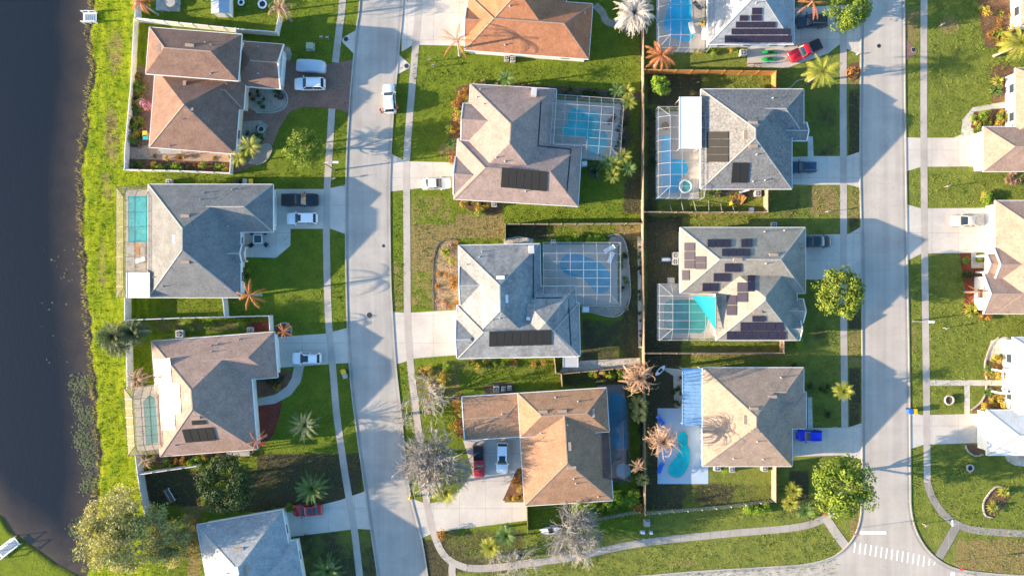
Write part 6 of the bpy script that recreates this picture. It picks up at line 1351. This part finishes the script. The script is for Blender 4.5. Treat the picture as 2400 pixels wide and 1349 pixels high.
def patio_set(label, px, py):
    x, y, _ = W(px, py, .75); r = thing('patio_table', 'dark square patio table on the concrete by the grey-roofed house', 'table', (x, y, 0)); mb = MB(); mb.prism([(x+a, y+b) for a, b in rrect(-.72, .72, .72, .2)], .68, .72); mb.build('tabletop', M['metalw'], r)
    mb = MB(); mb.prism([(x+a, y+b) for a, b in rrect(-.55, .55, .55, .08)], .722, .74); mb.build('glass_inset', M['carglass'], r)
    for a in (-.5, .5):
        for b in (-.5, .5): mb = MB(); mb.tube([(x+a, y+b, 0), (x+a, y+b, .68)], [.03, .03], 6); mb.build('leg', M['black'], r)
    for dx, dy, lb in ((-1.05, 1.0, 'upper left'), (1.05, 1.05, 'upper right'), (-1.1, -.9, 'lower left'), (1.15, -.85, 'lower right')):
        cx, cy = x+dx, y+dy; q = thing('patio_chair', 'dark patio chair at the %s corner of the square table' % lb, 'chair', (cx, cy, 0), group='chairs round the patio table'); an = math.atan2(-dy, -dx); c, s_ = math.cos(an), math.sin(an)
        mb = MB(); mb.box(cx, cy, .40, .46, .6, .6, an); mb.build('seat', M['black'], q); mb = MB(); mb.box(cx-c*.3, cy-s_*.3, .46, .95, .08, .6, an); mb.build('backrest', M['black'], q)
        for a in (-.25, .25):
            for b in (-.25, .25): mb = MB(); mb.tube([(cx+a, cy+b, 0), (cx+a, cy+b, .4)], [.02, .02], 5); mb.build('leg', M['black'], q)
patio_set('', 604, 560)
def lounger(label, px, py, rot, mat='metalw', L=1.9):
    x, y, _ = W(px, py, .4); r = thing('sun_lounger', label, 'sun lounger', (x, y, 0)); c, s_ = math.cos(rot), math.sin(rot); f = lambda u, v: (x+u*c-v*s_, y+u*s_+v*c); mb = MB()
    q = f(-.3, 0); mb.box(q[0], q[1], .32, .38, L*.65, .65, rot); mb.build('seat', M[mat], r); mb = MB(); mb.beam((*f(L*.15, 0), .36), (*f(L*.45, 0), .75), .65, .06); mb.build('backrest', M[mat], r)
    for u in (-L*.4, L*.2):
        for v in (-.28, .28): q = f(u, v); mb = MB(); mb.box(q[0], q[1], .02, .32, .05, .05); mb.build('leg', M['chrome'], r)
for a in [('lounger in the upper right corner of the large cage', 1428, 583, .5), ('lounger tilted in the upper right of the large cage', 1432, 603, 1.2), ('lounger beside the curvy pool, under the cage', 1434, 280, .8, 'black'), ('tan lounger at the foot of the turquoise pool in the bronze cage', 323, 584, 1.57, 'woodo'), ('dark lounger right of the pool under the topmost cage', 1636, 14, -.8, 'black'),
          ('pale lounger standing in the shallow end under the topmost cage', 1621, 66, 1.9), ('white lounger right of the pool at the foot of the topmost cage', 1650, 80, 1.57), ('blue lounger at the upper left of the white pool deck', 1547, 983, 2.2, 'bluep'), ('blue lounger at the lower left of the white pool deck', 1548, 1095, 1.2, 'bluep'), ('white lounger under the bronze cage by the patio cover', 329, 609, .3)]: lounger(*a)
def parasol(label, px, py, mat, r_=1.25, h=2.4):
    x, y, _ = W(px, py, h); r = thing('parasol', label, 'parasol', (x, y, 0)); mb = MB(); n = 8; vs = [(x, y, h+.35)]+[(x+r_*math.cos(R(45*k)), y+r_*math.sin(R(45*k)), h-.1) for k in range(n)]; mb.add(vs, [(0, 1+k, 1+(k+1) % n) for k in range(n)]); mb.build('canopy', M[mat], r)
    mb = MB()
    for k in range(n): mb.beam(Vector(vs[0])-Vector((0, 0, .01)), Vector(vs[1+k])-Vector((0, 0, .0)), .035, .05)
    mb.build('ribs', M['grey'], r); mb = MB(); mb.tube([(x, y, 0), (x, y, h+.3)], [.03, .03], 6); mb.lathe(x, y, [(.3, 0.02), (.25, .1)], 10); mb.build('pole', M['chrome'], r)
M['skyblue'] = plain('pale_blue_canvas', (.30, .52, .66), .8); parasol('pale blue octagonal parasol at the foot of the dark cage', 1461, 1103, 'skyblue', 1.2)
def kayak(label, px, py, rot, mat, L=2.6, h=.35):
    x, y, _ = W(px, py, .5); r = thing('kayak', label, 'kayak', (x, y, 0)); c, s_ = math.cos(rot), math.sin(rot); mb = MB(); vs = []; fs = []; n = 8; st = [(-1, .02), (-.8, .5), (-.4, .9), (0, 1), (.4, .9), (.8, .5), (1, .02)]
    for u, w_ in st:
        for k in range(n): a = 2*math.pi*k/n; px_, py_ = u*L/2, .38*w_*math.cos(a); vs.append((x+px_*c-py_*s_, y+px_*s_+py_*c, .28+.2*w_*math.sin(a)+.05*u*u))
    for i in range(len(st)-1):
        for k in range(n): fs.append((i*n+k, i*n+(k+1) % n, (i+1)*n+(k+1) % n, (i+1)*n+k))
    fs += [tuple(range(n)), tuple(6*n+k for k in range(n))]; mb.add(vs, fs); mb.build('hull', M[mat], r, smooth=True); mb = MB(); mb.prism([(x+a*c-b*s_, y+a*s_+b*c) for a, b in rrect(-.4, .4, .2, .15)], .44, .50); mb.build('cockpit', M['black'], r)
kayak('green kayak on the tan patio by the red pickup, upper one', 1806, 122, -.05, 'green'); kayak('green kayak on the tan patio by the red pickup, lower one', 1804, 138, .05, 'green')
kayak('white kayak in the dark strip left of the wide bare tree, upper one', 1290, 1240, .08, 'metalw', 3.4); kayak('white kayak in the dark strip left of the wide bare tree, lower one', 1292, 1246, .08, 'metalw', 3.4)
kayak('pale board lying in the dark yard above the awning', 1548, 868, .8, 'metalw', 2.2)
def ring(name, label, cat, px, py, R0, r0, mat, z=.2, fill=None):
    x, y, _ = W(px, py, z); r = thing(name, label, cat, (x, y, 0)); mb = MB(); vs = []; fs = []
    for i in range(20):
        for k in range(8): a, b = i*math.pi/10, k*math.pi/4; vs.append((x+(R0+r0*math.cos(b))*math.cos(a), y+(R0+r0*math.cos(b))*math.sin(a), z+r0*math.sin(b)))
    for i in range(20):
        for k in range(8): fs.append((i*8+k, ((i+1) % 20)*8+k, ((i+1) % 20)*8+(k+1) % 8, i*8+(k+1) % 8))
    mb.add(vs, fs); mb.build('rim', M[mat], r, smooth=True)
    if fill: mb = MB(); mb.lathe(x, y, [(R0*.98, .03), (R0*.98, z*.9), (.02, z*.92)], 18); mb.build('filling', M[fill], r)
ring('swim_ring', 'yellow swim ring on the tan deck under the topmost cage', 'swim ring', 1646, 52, .32, .16, 'yellow', .2)
ring('planter', 'round white planter on the small lawn by the porch path', 'planter', 2225, 937, .68, .14, 'kerb', .4, 'mulch'); ring('fire_pit', 'round grey fire pit on the shaded lawn at the right', 'fire pit', 2274, 1096, .5, .14, 'grey', .35, 'black')
ring('fountain', 'round grey fountain in the crowded west bed', 'fountain', 330, 241, .6, .14, 'grey', .5, 'pool'); ring('planter', 'dark round pot on the stone bed beside the brown garage', 'planter', 657, 226, .42, .1, 'black', .4, 'mulch')
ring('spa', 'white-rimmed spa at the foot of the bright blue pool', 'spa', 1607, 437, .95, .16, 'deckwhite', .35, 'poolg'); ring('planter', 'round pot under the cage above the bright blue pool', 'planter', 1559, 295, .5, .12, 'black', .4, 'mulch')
ring('stone_tub', 'round white tub above the top white fence', 'tub', 565, 6, .42, .12, 'metalw', .4, 'black'); ring('stone_tub', 'oval grey tub beside the dead tan palm at the top', 'tub', 615, 10, .6, .14, 'metalw', .4, 'black')
ring('tyre_edging', 'rust-brown debris ring on the verge by the right street', 'edging', 1998, 172, .9, .1, 'rust', .12)
ring('fountain', 'small grey fountain in the bed left of the round green tree', 'fountain', 612, 303, .5, .12, 'grey', .4, 'black')
def stepper(label, name, cat, px, py, mat, r_=.32):
    x, y, _ = W(px, py); mb = MB(); mb.lathe(x, y, [(r_, .011), (r_, .018), (r_*.9, .021)], 18); tag(mb.build(name, M[mat]), label, cat)
for a in [('dark manhole cover in the left street above the wide driveway shadow', 866, 738, .42), ('manhole cover on the left street near the kerb', 899, 576, .25), ('manhole cover near the right street top', 2060, 108, .3)]:
    x, y, _ = W(a[1], a[2]); r = thing('manhole_cover', a[0], 'manhole cover', (x, y, 0)); mb = MB(); mb.lathe(x, y, [(a[3], .011), (a[3], .02), (a[3]*.9, .022)], 18); mb.build('lid', M['black'], r); mb = MB(); mb.lathe(x, y, [(a[3]*1.25, .0105), (a[3]*1.2, .0165)], 18); mb.build('frame', M['grey'], r)
for lb, px, py, z_ in [('round storm drain lid on the upper left drain apron', 811, 92, .03), ('round storm drain lid on the right drain apron of the left street', 953, 155, .034), ('round storm drain lid on the brown drain apron', 2141, 117, .03)]:
    x, y, _ = W(px, py); r = thing('drain_cover', lb, 'drain cover', (x, y, 0)); mb = MB(); mb.lathe(x, y, [(.34, z_), (.34, z_+.012), (.3, z_+.014)], 18); mb.build('lid', M['black'], r); mb = MB(); mb.lathe(x, y, [(.42, z_-.002), (.40, z_+.006)], 18); mb.build('frame', M['grey'], r)
def mailbox(label, px, py, rot=0):
    x, y, _ = W(px, py); r = thing('mailbox', label, 'mailbox', (x, y, 0)); mb = MB(); mb.box(x, y, 0, 1.05, .1, .1); mb.build('post', M['wood'], r); mb = MB(); pr = [(-.1, 1.05), (.1, 1.05), (.1, 1.18), (.06, 1.25), (-.06, 1.25), (-.1, 1.18)]; c, s_ = math.cos(rot), math.sin(rot); vs = [(x+u*c-a*s_, y+u*s_+a*c, z) for u in (-.25, .25) for a, z in pr]
    mb.add(vs, [tuple(range(6)), tuple(range(11, 5, -1))]+[(i, (i+1) % 6, 6+(i+1) % 6, 6+i) for i in range(6)]); mb.build('box', M['grey'], r); mb = MB(); mb.beam((x, y, 1.2), (x, y, 1.4), .03, .08); mb.build('flag', M['red'], r)
for lb, px, py in [('white mailbox on the verge below the shaded pickup driveway', 786, 421), ('white mailbox on the lawn left of the curvy dead palm', 1008, 145), ('white mailbox on the lawn by the right street above the blue hatchback', 1950, 998), ('white mailbox near the drain apron at the top', 771, 93), ('white mailbox beside the sidewalk above the storm drain', 757, 92),
    ('mailbox with a long shadow on the lawn below the topmost driveway', 1017, 158), ('mailbox on the verge below the speckled-roofed house driveway', 1935, 497), ('mailbox on the right lawn below the rose-tan garage', 2213, 438), ('mailbox on the lawn right of the street lamp', 2210, 768), ('mailbox on the lower right corner grass', 2162, 1226), ('dark mailbox at the kerb of the topmost driveway', 955, 4), ('mailbox on the lawn by the dark storm drain', 2200, 63)]: mailbox(lb, px, py, .3)
# shed, gazebo table, garden swing, leaning timber
x, y, _ = W(515, 8, 2.2); r = thing('garden_shed', 'small white garden shed with a ribbed roof at the top edge', 'shed', (x, y, 0)); mb = MB(); mb.box(x, y, 0, 2.0, 2.4, 2.6); mb.build('wall', M['wallw'], r)
mb = MB(); mb.add([(x-1.4, y-1.5, 2.0), (x+1.4, y-1.5, 2.0), (x+1.4, y+1.5, 2.0), (x-1.4, y+1.5, 2.0), (x, y-1.5, 2.5), (x, y+1.5, 2.5)], [(0, 4, 5, 3), (1, 2, 5, 4), (0, 1, 4), (2, 3, 5)])
for k in range(9): mb.beam((x-1.4, y-1.4+k*.35, 2.03), (x, y-1.4+k*.35, 2.53), .05, .05); mb.beam((x+1.4, y-1.4+k*.35, 2.03), (x, y-1.4+k*.35, 2.53), .05, .05)
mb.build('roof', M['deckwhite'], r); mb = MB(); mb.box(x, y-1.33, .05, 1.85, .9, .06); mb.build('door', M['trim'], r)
x, y, _ = W(400, 6, .6); r = thing('picnic_table', 'grey picnic table on the slab at the top left', 'table', (x, y, 0)); mb = MB(); mb.lathe(x, y, [(.75, .70), (.75, .75), (.1, .76)], 14); mb.build('tabletop', M['woodg'], r); mb = MB(); mb.lathe(x, y, [(.35, 0), (.12, .1), (.12, .7)], 8); mb.build('base', M['black'], r)
for k in range(3): a = k*2.1; mb = MB(); mb.box(x+1.25*math.cos(a), y+1.25*math.sin(a), .38, .44, .9, .3, a+1.57); mb.box(x+1.25*math.cos(a), y+1.25*math.sin(a), 0, .38, .1, .1); mb.build('bench', M['woodg'], r)
x, y, _ = W(398, 1160, .6); r = thing('garden_bench', 'long dark bench with white rails on the bare earth left of the dark evergreen', 'bench', (x, y, 0)); t = R(-60); c, s_ = math.cos(t), math.sin(t)
mb = MB(); mb.box(x, y, .40, .46, 2.3, .6, t); mb.build('seat', M['bark'], r); mb = MB(); mb.box(x+s_*.36, y-c*.36, .44, .95, 2.3, .07, t); mb.build('backrest', M['bark'], r)
for s2 in (-1, 1): mb = MB(); mb.beam((x-c*1.1-s_*.35*s2, y-s_*1.1+c*.35*s2, .62), (x+c*1.1-s_*.35*s2, y+s_*1.1+c*.35*s2, .62), .07, .07); mb.box(x+s2*c*1.0, y+s2*s_*1.0, 0, .4, .08, .5, t); mb.build('arm_rail', M['metalw'], r)
for i, (a, b) in enumerate([((1570, 480), (1575, 497)), ((1597, 472), (1602, 497)), ((1626, 472), (1632, 497)), ((1661, 470), (1662, 497)), ((1690, 478), (1692, 497)), ((1716, 480), (1722, 497))]):
    p, q = W(*a, 0), W(*b, 1.7); mb = MB(); mb.beam(p, q, .09, .09); lb = ['leftmost', 'second from the left', 'third from the left', 'fourth from the left', 'fifth from the left', 'rightmost'][i]
    tag(mb.build('fence_brace', M['woodg']), 'slanting fence brace below the speckled roof, %s of six' % lb, 'brace', group='braces of the fence below the speckled roof')
# trailer-like tent frame and folded tarp below the speckled roof
x, y, _ = W(1737, 466, .4); r = thing('folded_tarp', 'orange and tan tarp draped in folds below the speckled roof', 'tarp', (x, y, 0)); mb = MB(); k = 9
for i in range(k): a = -2.4+i*.26; mb.beam((x, y-.8, .1), (x+1.5*math.cos(a+.35)*-1, y-.8+1.6*abs(math.sin(a)), .55+.1*(i % 2)), .3, .05)
mb.build('folds', M['woodo'], r); mb = MB(); mb.box(x+.5, y+1.2, .1, .5, 1.6, .3, .3); mb.build('frame', M['trim'], r)
kayak('orange and yellow canoe leaning in the grass below the speckled roof', 1722, 472, .6, 'yellow', 2.0)
x, y, _ = W(1600, 297, 3.85)
for lb, a, b in [('short beam on the tan patio by the kayaks, left', 1762, 149), ('short beam on the tan patio by the kayaks, right', 1778, 149)]:
    x, y, _ = W(a, b, .9); r = thing('saw_horse', lb, 'trestle', (x, y, 0)); mb = MB(); mb.beam((x-.6, y, .85), (x+.6, y, .85), .1, .1); mb.build('beam', M['rust'], r)
    for s_ in (-1, 1): mb = MB(); mb.beam((x+s_*.5, y-.3, 0), (x+s_*.5, y, .8), .06, .06); mb.beam((x+s_*.5, y+.3, 0), (x+s_*.5, y, .8), .06, .06); mb.build('leg', M['rust'], r)
# winding stone path and edging stones
ribbon('path', [(1395, 12), (1412, 30), (1420, 48), (1436, 56), (1450, 54)], 1.1, M['gravel'], .018)
ribbon('path', [(1822, 207), (1850, 206), (1868, 190), (1888, 185)], .15, M['kerb'], .018)
def edging(label, pts, n=2, mt='kerb'):
    P = spl(pts, 6); r = thing('stone_edging', label, 'edging', W(*pts[0])); mb = MB(); L = 0
    for a, b in zip(P[:-1], P[1:]):
        p, q = Vector(W(*a)), Vector(W(*b)); d_ = (q-p).length; m = max(1, int(d_/.4)); an = math.atan2(q.y-p.y, q.x-p.x)
        for i in range(m): c = p+(q-p)*(i+.5)/m; mb.box(c.x, c.y, 0, .12+rnd.uniform(0, .05), d_/m*.9, .2, an+rnd.uniform(-.15, .15))
    mb.build('stones', M[mt], r)
edging('pale stone edging of the kidney-shaped bed on the lower right lawn', [(2325, 1212), (2308, 1205), (2305, 1175), (2330, 1142), (2350, 1140)]); edging('curved edging beside the bed above the white porch', [(2340, 790), (2322, 810), (2308, 850), (2312, 888)])
edging('curved edging between the small lawn and the bed below the porch path', [(2311, 903), (2308, 925), (2295, 945), (2275, 960)]); edging('curved edging of the bed under the pale grey garage', [(2262, 1042), (2268, 1056), (2285, 1067), (2304, 1064)])
edging('curved edging of the gravel bed right of the large cage', [(1425, 553), (1450, 550), (1467, 575), (1475, 640), (1476, 700), (1460, 731), (1438, 742), (1400, 735), (1368, 726)]); edging('edging of the gravel bed left of the weathered roof', [(1070, 562), (1030, 568), (1015, 620), (1016, 727)], mt='bark')
edging('edging of the paver bed by the round green tree', [(608, 345), (628, 338), (637, 352), (622, 378), (600, 387)]); edging('edging of the stone bed beside the brown garage', [(662, 208), (674, 228), (668, 252), (640, 264), (600, 264)]); edging('edging of the round mulch bed beside the small dead palm', [(646, 764), (668, 756), (683, 768), (681, 786)])
